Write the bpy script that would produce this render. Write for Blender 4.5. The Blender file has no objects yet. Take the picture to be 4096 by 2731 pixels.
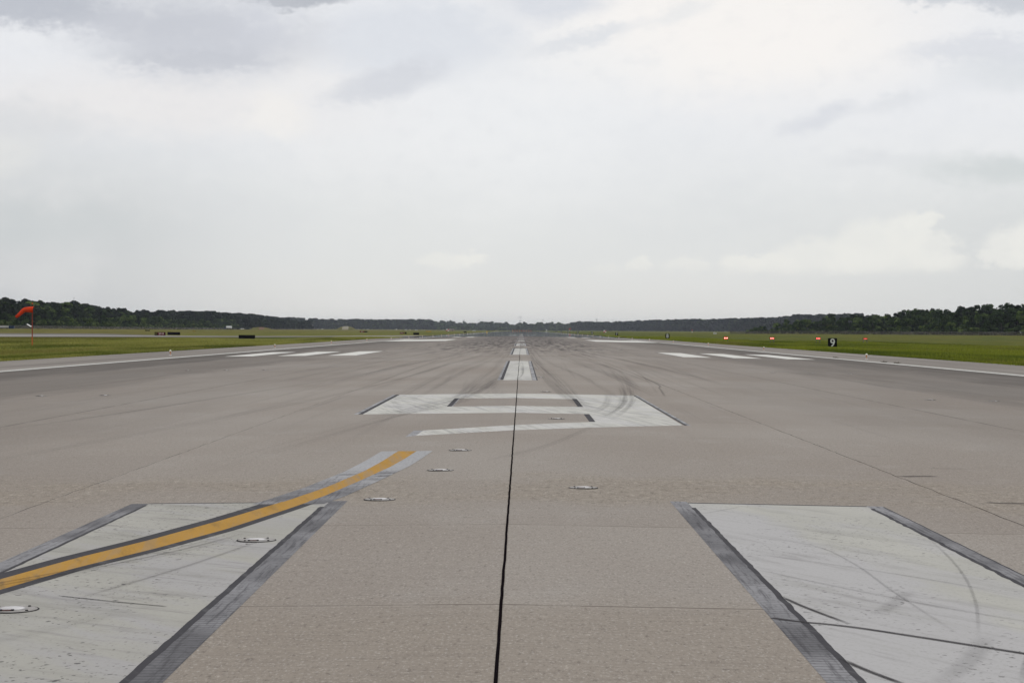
import bpy, bmesh, math, random
import numpy as np
from mathutils import Vector, Matrix

random.seed(7)
RNG = np.random.default_rng(11)
scene = bpy.context.scene
COL = scene.collection

# ------------------------------------------------------------------ camera
FPX = 7964.0                       # focal length in pixels of the 4096 px wide photograph (70 mm on 36 mm)
CAM = (0.11, 0.0, 1.6)
ROLL, YAW, PITCH = 0.0053, math.atan(38 / FPX), math.atan(46 / FPX)
Fv = Vector((-math.sin(YAW) * math.cos(PITCH), math.cos(YAW) * math.cos(PITCH), -math.sin(PITCH)))
R0 = Vector((math.cos(YAW), math.sin(YAW), 0))
U0 = R0.cross(Fv)
Rv = R0 * math.cos(ROLL) + U0 * math.sin(ROLL)
Uv = -R0 * math.sin(ROLL) + U0 * math.cos(ROLL)
cd = bpy.data.cameras.new('camera')
cam = bpy.data.objects.new('camera', cd)
COL.objects.link(cam)
cd.sensor_width = 36.0
cd.lens = FPX / 4096 * 36
cd.clip_start, cd.clip_end = 0.1, 30000
cam.matrix_world = Matrix(((Rv.x, Uv.x, -Fv.x, CAM[0]), (Rv.y, Uv.y, -Fv.y, CAM[1]), (Rv.z, Uv.z, -Fv.z, CAM[2]), (0, 0, 0, 1)))
scene.camera = cam


def lin(r, g, b):
    f = lambda c: (c / 255 / 12.92) if c / 255 <= 0.04045 else ((c / 255 + 0.055) / 1.055) ** 2.4
    return (f(r), f(g), f(b), 1.0)


# ------------------------------------------------------------------ small shader language
class V:
    """A node socket (or a number) with arithmetic."""
    def __init__(self, nt, s): self.nt, self.s = nt, s
    def _m(self, op, o=None, o2=None, clamp=False):
        n = self.nt.nodes.new('ShaderNodeMath'); n.operation = op; n.use_clamp = clamp
        put(self.nt, n.inputs[0], self)
        if o is not None: put(self.nt, n.inputs[1], o)
        if o2 is not None: put(self.nt, n.inputs[2], o2)
        return V(self.nt, n.outputs[0])
    def __add__(self, o): return self._m('ADD', o)
    __radd__ = __add__
    def __sub__(self, o): return self._m('SUBTRACT', o)
    def __rsub__(self, o): return V(self.nt, num(self.nt, o))._m('SUBTRACT', self)
    def __mul__(self, o): return self._m('MULTIPLY', o)
    __rmul__ = __mul__
    def __truediv__(self, o): return self._m('DIVIDE', o)
    def abs(self): return self._m('ABSOLUTE')
    def sqrt(self): return self._m('SQRT')
    def max(self, o): return self._m('MAXIMUM', o)
    def min(self, o): return self._m('MINIMUM', o)
    def sat(self): return self._m('ADD', 0.0, clamp=True)
    def mod(self, o): return self._m('FLOORED_MODULO', o)
    def sm(self, a, b, lo=0.0, hi=1.0):
        n = self.nt.nodes.new('ShaderNodeMapRange'); n.interpolation_type = 'SMOOTHSTEP'
        put(self.nt, n.inputs[0], self)
        if a > b: a, b, lo, hi = b, a, hi, lo
        for i, v in zip((1, 2, 3, 4), (a, b, lo, hi)): n.inputs[i].default_value = v
        return V(self.nt, n.outputs[0])


def num(nt, v):
    n = nt.nodes.new('ShaderNodeValue'); n.outputs[0].default_value = v
    return n.outputs[0]


def put(nt, sock, v):
    if isinstance(v, V): nt.links.new(v.s, sock)
    elif hasattr(v, 'is_linked'): nt.links.new(v, sock)
    else: sock.default_value = v


def mixc(nt, fac, a, b):
    n = nt.nodes.new('ShaderNodeMix'); n.data_type = 'RGBA'
    put(nt, n.inputs[0], fac); put(nt, n.inputs[6], a); put(nt, n.inputs[7], b)
    return n.outputs[2]


def scalec(nt, c, k):
    n = nt.nodes.new('ShaderNodeVectorMath'); n.operation = 'SCALE'
    put(nt, n.inputs[0], c); put(nt, n.inputs['Scale'], k)
    return n.outputs[0]


def coords(nt, kind='Object'):
    t = nt.nodes.new('ShaderNodeTexCoord')
    s = nt.nodes.new('ShaderNodeSeparateXYZ')
    nt.links.new(t.outputs[kind], s.inputs[0])
    return t.outputs[kind], V(nt, s.outputs[0]), V(nt, s.outputs[1]), V(nt, s.outputs[2])


def noise(nt, co, sc=(1, 1, 1), scale=1.0, detail=3.0, rough=0.55, off=(0, 0, 0), dist=0.0, rotz=0.0):
    if rotz:
        r_ = nt.nodes.new('ShaderNodeMapping'); r_.inputs['Rotation'].default_value = (0, 0, rotz)
        nt.links.new(co, r_.inputs[0]); co = r_.outputs[0]
    m = nt.nodes.new('ShaderNodeMapping')
    nt.links.new(co, m.inputs[0])
    m.inputs['Scale'].default_value = sc
    m.inputs['Location'].default_value = off
    n = nt.nodes.new('ShaderNodeTexNoise')
    n.inputs['Scale'].default_value = scale; n.inputs['Detail'].default_value = detail
    n.inputs['Roughness'].default_value = rough; n.inputs['Distortion'].default_value = dist
    nt.links.new(m.outputs[0], n.inputs['Vector'])
    return V(nt, n.outputs['Fac'])


def newmat(name):
    m = bpy.data.materials.new(name); m.use_nodes = True
    nt = m.node_tree
    b = nt.nodes['Principled BSDF']
    return m, nt, b


def simple(name, col, rough=0.6, metal=0.0, var=0.15, nscale=6.0, emit=0.0, spec=0.2):
    m, nt, b = newmat(name)
    co, x, y, z = coords(nt)
    n = noise(nt, co, scale=nscale, detail=4)
    c = mixc(nt, n.sm(0.25, 0.75), tuple(v * (1 - var) for v in col[:3]) + (1,), tuple(v * (1 + var) for v in col[:3]) + (1,))
    nt.links.new(c, b.inputs['Base Color'])
    b.inputs['Roughness'].default_value = rough; b.inputs['Metallic'].default_value = metal; b.inputs['Specular IOR Level'].default_value = spec
    if emit:
        b.inputs['Emission Color'].default_value = col; b.inputs['Emission Strength'].default_value = emit
    return m


# ------------------------------------------------------------------ object helpers
def tag(o, label=None, cat=None, group=None, kind=None):
    for k, v in (('label', label), ('category', cat), ('group', group), ('kind', kind)):
        if v: o[k] = v
    return o


def link(name, me, mats, parent=None):
    o = bpy.data.objects.new(name, me); COL.objects.link(o)
    for m in (mats if isinstance(mats, (list, tuple)) else [mats]):
        if m is not None and m.name not in [q.name for q in me.materials if q]: me.materials.append(m)
    if parent is not None: o.parent = parent
    return o


def empty(name, loc=(0, 0, 0), rz=0.0):
    o = bpy.data.objects.new(name, None); COL.objects.link(o)
    o.location = loc; o.rotation_euler = (0, 0, rz); o.empty_display_size = 0.2
    return o


def copy_tree(o, parent=None):
    c = o.copy(); COL.objects.link(c)
    if parent is not None: c.parent = parent
    for ch in [q for q in o.children]:
        copy_tree(ch, c)
    return c


class MB:
    """Collects shapes, then links them as one mesh object."""
    def __init__(self): self.v, self.f, self.mi, self.cur = [], [], [], 0
    def add(self, vs, fs):
        n = len(self.v); self.v += [tuple(q) for q in vs]
        self.f += [tuple(i + n for i in f) for f in fs]; self.mi += [self.cur] * len(fs)
    def box(self, c, s, rz=0.0, ry=0.0, rx=0.0):
        M = Matrix.Translation(c) @ Matrix.Rotation(rz, 4, 'Z') @ Matrix.Rotation(ry, 4, 'Y') @ Matrix.Rotation(rx, 4, 'X')
        vs = [M @ Vector((sx * s[0] / 2, sy * s[1] / 2, sz * s[2] / 2)) for sx in (-1, 1) for sy in (-1, 1) for sz in (-1, 1)]
        self.add(vs, [(0, 1, 3, 2), (4, 6, 7, 5), (0, 4, 5, 1), (2, 3, 7, 6), (0, 2, 6, 4), (1, 5, 7, 3)])
    def tube(self, pts, rad, n=8, caps=True):
        pts = [Vector(p) for p in pts]
        rad = rad if isinstance(rad, (list, tuple)) else [rad] * len(pts)
        vs, fs = [], []
        for i, p in enumerate(pts):
            t = (pts[min(i + 1, len(pts) - 1)] - pts[max(i - 1, 0)]).normalized()
            a = t.cross(Vector((0, 1, 0.01))).normalized() if abs(t.y) < 0.95 else t.cross(Vector((1, 0, 0))).normalized()
            b = t.cross(a)
            for k in range(n):
                w = 2 * math.pi * k / n
                vs.append(p + (a * math.cos(w) + b * math.sin(w)) * rad[i])
        for i in range(len(pts) - 1):
            for k in range(n):
                fs.append((i * n + k, i * n + (k + 1) % n, (i + 1) * n + (k + 1) % n, (i + 1) * n + k))
        if caps:
            fs.append(tuple(range(n))[::-1]); fs.append(tuple((len(pts) - 1) * n + k for k in range(n)))
        self.add(vs, fs)
    def lathe(self, prof, c=(0, 0, 0), n=16):
        vs, fs = [], []
        for r, z in prof:
            for k in range(n):
                w = 2 * math.pi * k / n
                vs.append((c[0] + r * math.cos(w), c[1] + r * math.sin(w), c[2] + z))
        for i in range(len(prof) - 1):
            for k in range(n):
                fs.append((i * n + k, i * n + (k + 1) % n, (i + 1) * n + (k + 1) % n, (i + 1) * n + k))
        fs.append(tuple(range(n))[::-1]); fs.append(tuple((len(prof) - 1) * n + k for k in range(n)))
        self.add(vs, fs)
    def mesh(self, name, smooth=False):
        me = bpy.data.meshes.new(name); me.from_pydata(self.v, [], self.f)
        me.polygons.foreach_set('material_index', self.mi)
        if smooth: me.polygons.foreach_set('use_smooth', [True] * len(me.polygons))
        me.update()
        return me
    def build(self, name, mats, parent=None, smooth=False):
        return link(name, self.mesh(name, smooth), mats, parent)


def npmesh(name, verts, faces, attrs=None):
    """Mesh from numpy arrays; every face has the same number of corners."""
    me = bpy.data.meshes.new(name)
    nv, (nf, k) = len(verts), faces.shape
    me.vertices.add(nv); me.vertices.foreach_set('co', np.ascontiguousarray(verts, dtype=np.float32).ravel())
    me.loops.add(nf * k); me.loops.foreach_set('vertex_index', np.ascontiguousarray(faces, dtype=np.int32).ravel())
    me.polygons.add(nf); me.polygons.foreach_set('loop_start', np.arange(0, nf * k, k, dtype=np.int32))
    for a, arr in (attrs or {}).items():
        at = me.attributes.new(a, 'FLOAT', 'POINT'); at.data.foreach_set('value', np.ascontiguousarray(arr, dtype=np.float32))
    me.update(calc_edges=True); me.validate()
    return me


# ------------------------------------------------------------------ the lie of the land
K = 0.0145                          # cross fall of the crowned runway
HALF, SHOULDER = 23.0, 32.3


def crown(x):
    a = abs(x)
    return -K * a if a <= HALF else -K * HALF - (a - HALF) * 0.02


def sstep(t, a, b):
    t = np.clip((t - a) / (b - a), 0, 1)
    return t * t * (3 - 2 * t)


def ground(x, y):
    x = np.asarray(x, float); y = np.asarray(y, float); a = np.abs(x)
    edge = -0.55 - 0.34 * sstep(a, 33, 44)
    right = edge
    left = edge + 0.32 * sstep(a, 52, 78)
    flat = sstep(y, 450, 520) * (1 - sstep(a, 150, 240))
    left = left * (1 - flat) + (-0.57) * flat
    left = left + np.interp(y, [0, 900, 1700, 3300], [1.55, 1.5, 1.1, 0.9]) * sstep(y, 620, 880) * sstep(a, 70, 240)
    right = right + 1.0 * sstep(a, 55, 190) * sstep(y, 330, 950)
    z = np.where(x < 0, left, right)
    z = z + sstep(y, 2600, 3300) * 0.15
    return np.where(a < SHOULDER - 0.4, -1.15, z)


def gz(x, y): return float(ground(x, y))


def on_ground(px, py):
    """Where the sight line through a pixel of the photograph meets the land."""
    d = Fv * FPX + Rv * (px - 2048) + Uv * (1365.5 - py)
    d = d / d.y
    y = 60.0
    while y < 6000 and CAM[2] + d.z * y > gz(CAM[0] + d.x * y, y): y += 3.0
    return CAM[0] + d.x * y, y


# ------------------------------------------------------------------ ground materials
def pavement_material():
    m, nt, b = newmat('weathered_concrete')
    co, x, y, z = coords(nt)
    ax = x.abs()
    big = noise(nt, co, (0.22, 0.07, 1), detail=3)
    mid = noise(nt, co, (1.1, 0.55, 1), detail=4, off=(7, 3, 0))
    fine = noise(nt, co, (26, 9, 1), detail=4, rough=0.75)
    grain = noise(nt, co, (60, 24, 1), detail=2, off=(3, 9, 0))
    c = mixc(nt, big.sm(0.3, 0.7), (0.270, 0.236, 0.204, 1), (0.308, 0.278, 0.247, 1))
    c = mixc(nt, (mid.sm(0.52, 0.8)) * 0.35, c, (0.365, 0.342, 0.315, 1))
    # slabs of different age: a tan exposed-aggregate band and a tan slab nearest the camera
    wob = noise(nt, co, (0.9, 0.4, 1), detail=4, off=(1, 5, 0))
    yy = y + (wob - 0.5) * 2.6
    pat = noise(nt, co, (0.45, 0.3, 1), detail=4, off=(14, 3, 0))
    tan = (yy.sm(17.9, 19.2) * yy.sm(22.9, 21.2)) * pat.sm(0.35, 0.6, 0.25, 1.0)
    tan2 = yy.sm(12.6, 10.8) * 0.4
    c = mixc(nt, (tan * 0.62).max(tan2), c, (0.268, 0.228, 0.180, 1))
    # aggregate speckle
    sp = (tan * 0.35 + 0.62) * y.sm(70, 14, 0.25, 1.0)
    c = mixc(nt, (fine.sm(0.56, 0.72)) * sp, c, (0.46, 0.415, 0.36, 1))
    c = mixc(nt, (fine.sm(0.46, 0.3)) * sp, c, (0.115, 0.094, 0.080, 1))
    coarse = noise(nt, co, (11, 4.2, 1), detail=3, rough=0.7, off=(6, 1, 0))
    c = mixc(nt, coarse.sm(0.54, 0.68) * (tan * 0.5 + 0.12), c, (0.40, 0.36, 0.30, 1))
    c = mixc(nt, coarse.sm(0.46, 0.32) * (tan * 0.6 + 0.12), c, (0.160, 0.137, 0.110, 1))
    rows = noise(nt, co, (1.3, 24, 1), detail=2, off=(2, 12, 0))
    c = mixc(nt, rows.sm(0.5, 0.36) * y.sm(16, 10, 0.0, 0.22), c, (0.16, 0.135, 0.118, 1))
    slab = nt.nodes.new('ShaderNodeTexWhiteNoise'); slab.noise_dimensions = '2D'
    sc_ = nt.nodes.new('ShaderNodeCombineXYZ')
    nt.links.new(((x + 0.0) / 4.44)._m('FLOOR').s, sc_.inputs[0]); nt.links.new(((y - 11.62) / 4.8)._m('FLOOR').s, sc_.inputs[1])
    nt.links.new(sc_.outputs[0], slab.inputs['Vector'])
    sv = V(nt, slab.outputs['Value'])
    c = mixc(nt, sv.sm(0.55, 1.0) * 0.11, c, (0.40, 0.375, 0.34, 1))
    c = mixc(nt, sv.sm(0.45, 0.0) * 0.10, c, (0.19, 0.165, 0.145, 1))
    c = mixc(nt, grain.sm(0.56, 0.70) * 0.45, c, (0.46, 0.44, 0.41, 1))
    c = mixc(nt, grain.sm(0.45, 0.30) * 0.45, c, (0.16, 0.14, 0.125, 1))
    # pale cross streaks
    ws = noise(nt, co, (0.35, 5.0, 1), detail=4, off=(2, 8, 0)); wm = noise(nt, co, (0.25, 0.12, 1), detail=2, off=(11, 4, 0))
    c = mixc(nt, ws.sm(0.58, 0.75) * wm.sm(0.5, 0.65) * 0.3, c, (0.41, 0.40, 0.385, 1))
    # long faint wheel streaks along the runway
    st = noise(nt, co, (2.2, 0.018, 1), detail=5, rough=0.65, dist=0.25, rotz=0.012)
    st2 = noise(nt, co, (1.2, 0.012, 1), detail=5, rough=0.7, off=(31, 4, 0), rotz=-0.018)
    c = mixc(nt, (st.sm(0.55, 0.72) * 0.42) * y.sm(20, 50), c, (0.16, 0.145, 0.135, 1))
    c = mixc(nt, (st2.sm(0.56, 0.72) * 0.36) * y.sm(25, 60), c, (0.19, 0.172, 0.16, 1))
    # the outer lanes carry old sealer and grime, darkest beside the edge stripe
    en = noise(nt, co, (0.35, 0.03, 1), detail=4, off=(5, 5, 0))
    en2 = noise(nt, co, (0.9, 0.09, 1), detail=5, off=(15, 2, 0), rough=0.65)
    axn = ax + (en - 0.5) * 6 + (en2 - 0.5) * 4
    inside = ax.sm(23.05, 22.95)
    grime = (axn.sm(4.5, 9.5) * 0.2).max(axn.sm(9.2, 14.5) * 0.55).max(axn.sm(13.5, 19.5) * 0.84).max(axn.sm(19.6, 21.2) * 0.93)
    c = mixc(nt, grime * inside * en2.sm(0.2, 0.6, 0.75, 1.0), c, (0.094, 0.084, 0.076, 1))
    # shoulder: paler brownish asphalt with long streaks
    sh = noise(nt, co, (1.4, 0.025, 1), detail=4, off=(9, 9, 0))
    shc = mixc(nt, sh.sm(0.35, 0.68), (0.19, 0.17, 0.152, 1), (0.28, 0.256, 0.228, 1))
    c = mixc(nt, ax.sm(22.95, 23.05), c, shc)
    # tyre rubber of the touchdown zone
    rb = noise(nt, co, (1.5, 0.05, 1), detail=5, rough=0.72, off=(4, 2, 0))
    rb2 = noise(nt, co, (1.0, 0.075, 1), detail=4, rough=0.65, off=(21, 6, 0))
    zone = y.sm(85, 260) * ax.sm(11.5, 4.5)
    c = mixc(nt, (rb.sm(0.42, 0.60) * 0.9) * zone, c, (0.06, 0.053, 0.053, 1))
    c = mixc(nt, rb2.sm(0.56, 0.66) * y.sm(110, 200) * ax.sm(14, 6) * 0.9, c, (0.045, 0.04, 0.04, 1))
    c = mixc(nt, (y.sm(130, 330) * ax.sm(15, 4) * 0.45).max(y.sm(260, 480) * ax.sm(11, 3) * 0.72), c, (0.1, 0.09, 0.088, 1))
    # transverse slab joints
    wv = noise(nt, co, (0.8, 0.2, 1), detail=3, off=(1, 1, 0))
    jy = ((y + (wv - 0.5) * 0.05 - 11.62 + 2.4) .mod(4.8) - 2.4).abs()
    jn = noise(nt, co, (3, 1, 1), detail=2, off=(8, 8, 0))
    c = mixc(nt, jy.sm(0.028, 0.01) * y.sm(19, 15, 0.05, 0.85) * jn.sm(0.3, 0.55, 0.35, 1.0), c, (0.11, 0.085, 0.07, 1))
    c = mixc(nt, jy.sm(0.10, 0.03) * y.sm(19, 12, 0.0, 0.12), c, (0.38, 0.35, 0.31, 1))
    # fine joints of the outer lanes
    for jx in (8.9, 13.4, 17.9):
        q = ((ax - jx) + (wv - 0.5) * 0.06).abs()
        c = mixc(nt, q.sm(0.05, 0.02) * jn.sm(0.2, 0.6) * 0.6, c, (0.1, 0.088, 0.08, 1))
    nt.links.new(c, b.inputs['Base Color'])
    b.inputs['Roughness'].default_value = 0.9
    b.inputs['Specular IOR Level'].default_value = 0.06
    bn = nt.nodes.new('ShaderNodeBump'); bn.inputs['Strength'].default_value = 0.25; bn.inputs['Distance'].default_value = 0.01
    nt.links.new(fine.s, bn.inputs['Height']); nt.links.new(bn.outputs[0], b.inputs['Normal'])
    # far along the strip the hot surface mirrors what stands beyond it
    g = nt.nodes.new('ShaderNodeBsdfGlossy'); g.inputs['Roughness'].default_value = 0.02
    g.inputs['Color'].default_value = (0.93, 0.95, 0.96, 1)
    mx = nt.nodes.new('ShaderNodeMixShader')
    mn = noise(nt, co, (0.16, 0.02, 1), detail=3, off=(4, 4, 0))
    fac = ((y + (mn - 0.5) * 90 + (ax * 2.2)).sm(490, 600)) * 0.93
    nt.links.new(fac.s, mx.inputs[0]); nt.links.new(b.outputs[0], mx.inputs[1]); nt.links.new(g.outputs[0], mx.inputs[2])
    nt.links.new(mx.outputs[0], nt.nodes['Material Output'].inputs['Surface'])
    return m


def paint_material(name, col, dirt=(0.2, 0.19, 0.185, 1), speck=0.0, wear=0.4, streak=0.0, angle=-0.5):
    m, nt, b = newmat(name)
    co, x, y, z = coords(nt)
    white = col[2] > 0.3
    n1 = noise(nt, co, (1.3, 0.5, 1), detail=4)
    n2 = noise(nt, co, (7, 0.8, 1), detail=5, rough=0.65, off=(5, 2, 0), rotz=angle)
    n3 = noise(nt, co, (45, 22, 1), detail=3, off=(5, 9, 0))
    n4 = noise(nt, co, (1.6, 0.3, 1), detail=4, off=(2, 7, 0), rotz=angle * 0.7)
    c = mixc(nt, n1.sm(0.3, 0.7), tuple(v * 0.9 for v in col[:3]) + (1,), col)
    if white: c = mixc(nt, (n4.sm(0.45, 0.6) * wear).max((x + (n1 - 0.5) * 0.9 + (y - 14) * 0.11).sm(2.75, 2.45) * x.sm(1.5, 1.6) * y.sm(20, 17) * 0.9), c, (col[0] * 0.95, col[1] * 0.95, col[2] * 1.045, 1))
    c = mixc(nt, n2.sm(0.5, 0.75) * wear * (n1.sm(0.3, 0.65) * 0.8 + 0.2), c, dirt)
    n5 = noise(nt, co, (2.2, 0.45, 1), detail=5, rough=0.7, off=(12, 7, 0), rotz=angle)
    c = mixc(nt, n5.sm(0.52, 0.72) * wear * 0.7, c, tuple(v * 0.62 for v in col[:3]) + (1,))
    c = mixc(nt, n3.sm(0.5, 0.3) * 0.35, c, tuple(v * 0.7 for v in col[:3]) + (1,))
    if streak:
        n6 = noise(nt, co, (9, 0.35, 1), detail=4, rough=0.7, off=(3, 3, 0), rotz=angle * 0.5)
        n7 = noise(nt, co, (0.6, 0.15, 1), detail=2, off=(8, 3, 0))
        c = mixc(nt, n6.sm(0.44, 0.62) * n7.sm(0.36, 0.55) * streak, c, (0.22, 0.215, 0.21, 1))
    if white and streak:
        n8 = noise(nt, co, (2.0, 0.06, 1), detail=4, rough=0.7, off=(4, 2, 0))
        c = mixc(nt, (n8.sm(0.36, 0.58) * y.sm(120, 240) * 0.75).max(y.sm(230, 420) * 0.72), c, (0.11, 0.102, 0.1, 1))
    if speck:
        s = noise(nt, co, (24, 20, 1), detail=2.5, rough=0.5, off=(2, 2, 0))
        s2 = noise(nt, co, (11, 8, 1), detail=2, rough=0.5, off=(22, 2, 0))
        sm_ = noise(nt, co, (0.9, 0.7, 1), detail=3, off=(12, 2, 0))
        c = mixc(nt, s.sm(0.62, 0.67) * sm_.sm(0.40, 0.56) * speck, c, (0.13, 0.125, 0.12, 1))
        c = mixc(nt, s2.sm(0.68, 0.74) * sm_.sm(0.38, 0.52) * speck, c, (0.12, 0.115, 0.112, 1))
    nt.links.new(c, b.inputs['Base Color'])
    b.inputs['Roughness'].default_value = 0.85; b.inputs['Specular IOR Level'].default_value = 0.1
    return m


def border_material():
    m, nt, b = newmat('worn_black_border')
    co, x, y, z = coords(nt)
    n1 = noise(nt, co, (0.6, 0.45, 1), detail=2)
    n2 = noise(nt, co, (26, 1.1, 1), detail=4, rough=0.7, off=(5, 2, 0))
    n3 = noise(nt, co, (30, 14, 1), detail=3, off=(15, 2, 0))
    n4 = noise(nt, co, (3, 30, 1), detail=3, rough=0.7, off=(5, 12, 0))
    gw = ((y / 0.076).mod(1.0) - 0.5).abs()
    far_ = y.sm(18, 24)
    c = mixc(nt, n1.sm(0.4, 0.62), (0.14, 0.138, 0.145, 1), (0.275, 0.272, 0.28, 1))
    c = mixc(nt, n2.sm(0.48, 0.66) * 0.65, c, (0.065, 0.062, 0.068, 1))
    c = mixc(nt, n4.sm(0.52, 0.66) * (far_ * 0.1 + 0.35), c, (0.05, 0.048, 0.053, 1))
    n5 = noise(nt, co, (2.5, 5, 1), detail=4, off=(1, 2, 0))
    c = mixc(nt, (far_ * n5.sm(0.36, 0.58) * 0.75).max(y.sm(22.2, 23.0) * y.sm(30, 27) * 0.75), c, (0.43, 0.43, 0.435, 1))
    c = mixc(nt, n3.sm(0.5, 0.3) * 0.4, c, (0.06, 0.058, 0.062, 1))
    c = mixc(nt, gw.sm(0.30, 0.44) * y.sm(15, 10) * 0.4, c, (0.045, 0.043, 0.046, 1))
    nt.links.new(c, b.inputs['Base Color']); b.inputs['Roughness'].default_value = 0.85
    b.inputs['Specular IOR Level'].default_value = 0.05
    return m


def ground_material():
    m, nt, b = newmat('airfield_turf')
    co, x, y, z = coords(nt)
    ax = x.abs()
    n1 = noise(nt, co, (0.03, 0.006, 1), detail=4)
    n2 = noise(nt, co, (0.25, 0.05, 1), detail=4, off=(4, 1, 0), rough=0.7)
    n3 = noise(nt, co, (2.5, 0.6, 1), detail=4, off=(4, 1, 0), rough=0.7)
    right = x.sm(-5, 5)
    c1 = mixc(nt, n2.sm(0.35, 0.65), (0.092, 0.098, 0.015, 1), (0.148, 0.144, 0.032, 1))
    c2 = mixc(nt, n2.sm(0.35, 0.65), (0.062, 0.074, 0.006, 1), (0.105, 0.112, 0.015, 1))
    c = mixc(nt, right, c1, c2)
    straw = mixc(nt, n2.sm(0.3, 0.7), (0.098, 0.088, 0.018, 1), (0.16, 0.133, 0.038, 1))
    far = (n1 - 0.5) * 120 + ax
    c = mixc(nt, far.sm(85, 150) * 0.75 * (1.0 - right * 0.55), c, straw)
    c = mixc(nt, n1.sm(0.52, 0.64) * 0.6, c, mixc(nt, n2.sm(0.4, 0.6), (0.05, 0.075, 0.012, 1), (0.075, 0.095, 0.02, 1)))
    c = mixc(nt, n3.sm(0.45, 0.3) * 0.35, c, (0.035, 0.05, 0.01, 1))
    c = mixc(nt, n3.sm(0.55, 0.7) * 0.25, c, (0.2, 0.19, 0.07, 1))
    nt.links.new(c, b.inputs['Base Color']); b.inputs['Roughness'].default_value = 0.95
    b.inputs['Specular IOR Level'].default_value = 0.02
    return m


def grass_material():
    m, nt, b = newmat('mixed_grass_blades')
    co, x, y, z = coords(nt)
    at = nt.nodes.new('ShaderNodeAttribute'); at.attribute_name = 'tone'
    t = V(nt, at.outputs['Fac'])
    ax = x.abs()
    n1 = noise(nt, co, (0.05, 0.014, 1), detail=4, off=(3, 0, 0))
    right = x.sm(-5, 5)
    cl = mixc(nt, t, (0.168, 0.178, 0.034, 1), (0.44, 0.425, 0.12, 1))
    cr = mixc(nt, t, (0.118, 0.148, 0.012, 1), (0.32, 0.35, 0.045, 1))
    c = mixc(nt, right, cl, cr)
    n6 = noise(nt, co, (0.12, 0.008, 1), detail=4, off=(13, 4, 0), rough=0.65)
    c = mixc(nt, n6.sm(0.52, 0.66) * 0.7, c, mixc(nt, t, (0.12, 0.108, 0.022, 1), (0.27, 0.235, 0.075, 1)))
    c = mixc(nt, n1.sm(0.5, 0.62) * 0.75, c, mixc(nt, t, (0.055, 0.088, 0.012, 1), (0.1, 0.135, 0.022, 1)))
    c = mixc(nt, (ax + (n1 - 0.5) * 40).sm(62, 92) * (1.0 - right * 0.5) * 0.7, c, mixc(nt, t, (0.125, 0.12, 0.028, 1), (0.22, 0.195, 0.06, 1)))
    nt.links.new(c, b.inputs['Base Color']); b.inputs['Roughness'].default_value = 0.9
    b.inputs['Specular IOR Level'].default_value = 0.03
    return m


def foliage_material(name, dark, mid, lite):
    m, nt, b = newmat(name)
    at = nt.nodes.new('ShaderNodeAttribute'); at.attribute_name = 'tone'
    oi = nt.nodes.new('ShaderNodeObjectInfo')
    t = V(nt, at.outputs['Fac']); r = V(nt, oi.outputs['Random'])
    q = (t * 0.8 + r * 0.5 - 0.18).sat()
    c = mixc(nt, q.sm(0.0, 0.55), dark, mid)
    c = mixc(nt, q.sm(0.55, 1.0), c, lite)
    nt.links.new(c, b.inputs['Base Color']); b.inputs['Roughness'].default_value = 0.85
    b.inputs['Specular IOR Level'].default_value = 0.05
    return m


PAVE = pavement_material()
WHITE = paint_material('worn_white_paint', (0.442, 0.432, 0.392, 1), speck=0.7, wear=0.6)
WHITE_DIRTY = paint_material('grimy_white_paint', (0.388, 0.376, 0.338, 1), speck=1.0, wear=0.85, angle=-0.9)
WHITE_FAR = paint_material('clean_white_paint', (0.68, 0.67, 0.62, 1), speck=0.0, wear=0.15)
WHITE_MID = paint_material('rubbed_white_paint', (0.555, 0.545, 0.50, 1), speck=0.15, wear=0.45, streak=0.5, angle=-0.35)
YELLOW = paint_material('ochre_yellow_paint', (0.44, 0.242, 0.042, 1), dirt=(0.19, 0.12, 0.04, 1), wear=0.9, angle=-0.25, streak=0.35)
BLACK = border_material()
INNER = paint_material('black_outline_paint', (0.052, 0.050, 0.056, 1), dirt=(0.15, 0.148, 0.15, 1), wear=0.7)
SEAL = simple('black_joint_sealant', (0.008, 0.006, 0.007, 1), 0.95, spec=0.0)
TURF = ground_material()
GRASS = grass_material()

# ------------------------------------------------------------------ ground sheet and pavements
xs = sorted(set([-9000, -6000, -3500, -2200, -1500, -1000, -700, -500] + [q for q in range(-400, -100, 25)] + [q for q in range(-100, -32, 3)] + [-32.05, -31.6, 0, 31.6, 32.05] +
                [q for q in range(33, 100, 3)] + [q for q in range(100, 401, 25)] + [500, 700, 1000, 1500, 2200, 3500, 6000, 9000]))
ys = sorted(set([-3000, -800, -200, -60] + list(range(-20, 720, 20)) + list(range(720, 2000, 80)) + list(range(2000, 4000, 200)) + [4500, 5500, 7000, 9500, 14000]))
X, Y = np.meshgrid(np.array(xs, float), np.array(ys, float))
Z = ground(X, Y)
nx, ny = len(xs), len(ys)
ii, jj = np.meshgrid(np.arange(nx - 1), np.arange(ny - 1))
a = (jj * nx + ii).ravel()
me = npmesh('ground', np.stack([X.ravel(), Y.ravel(), Z.ravel()], 1), np.stack([a, a + 1, a + 1 + nx, a + nx], 1))
tag(link('ground', me, TURF), 'mown olive and straw coloured airfield turf', kind='structure')

mb = MB()
cx = [-SHOULDER, -HALF, 0, HALF, SHOULDER]
cy = [-60, 60, 300, 600, 1200, 2000, 3020]
vs = [(x, y, crown(x)) for y in cy for x in cx]
fs = [(j * 5 + i, j * 5 + i + 1, (j + 1) * 5 + i + 1, (j + 1) * 5 + i) for j in range(len(cy) - 1) for i in range(4)]
mb.add(vs, fs)
tag(mb.build('runway', PAVE), 'long straight grey concrete runway with paved shoulders', kind='structure')

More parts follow.
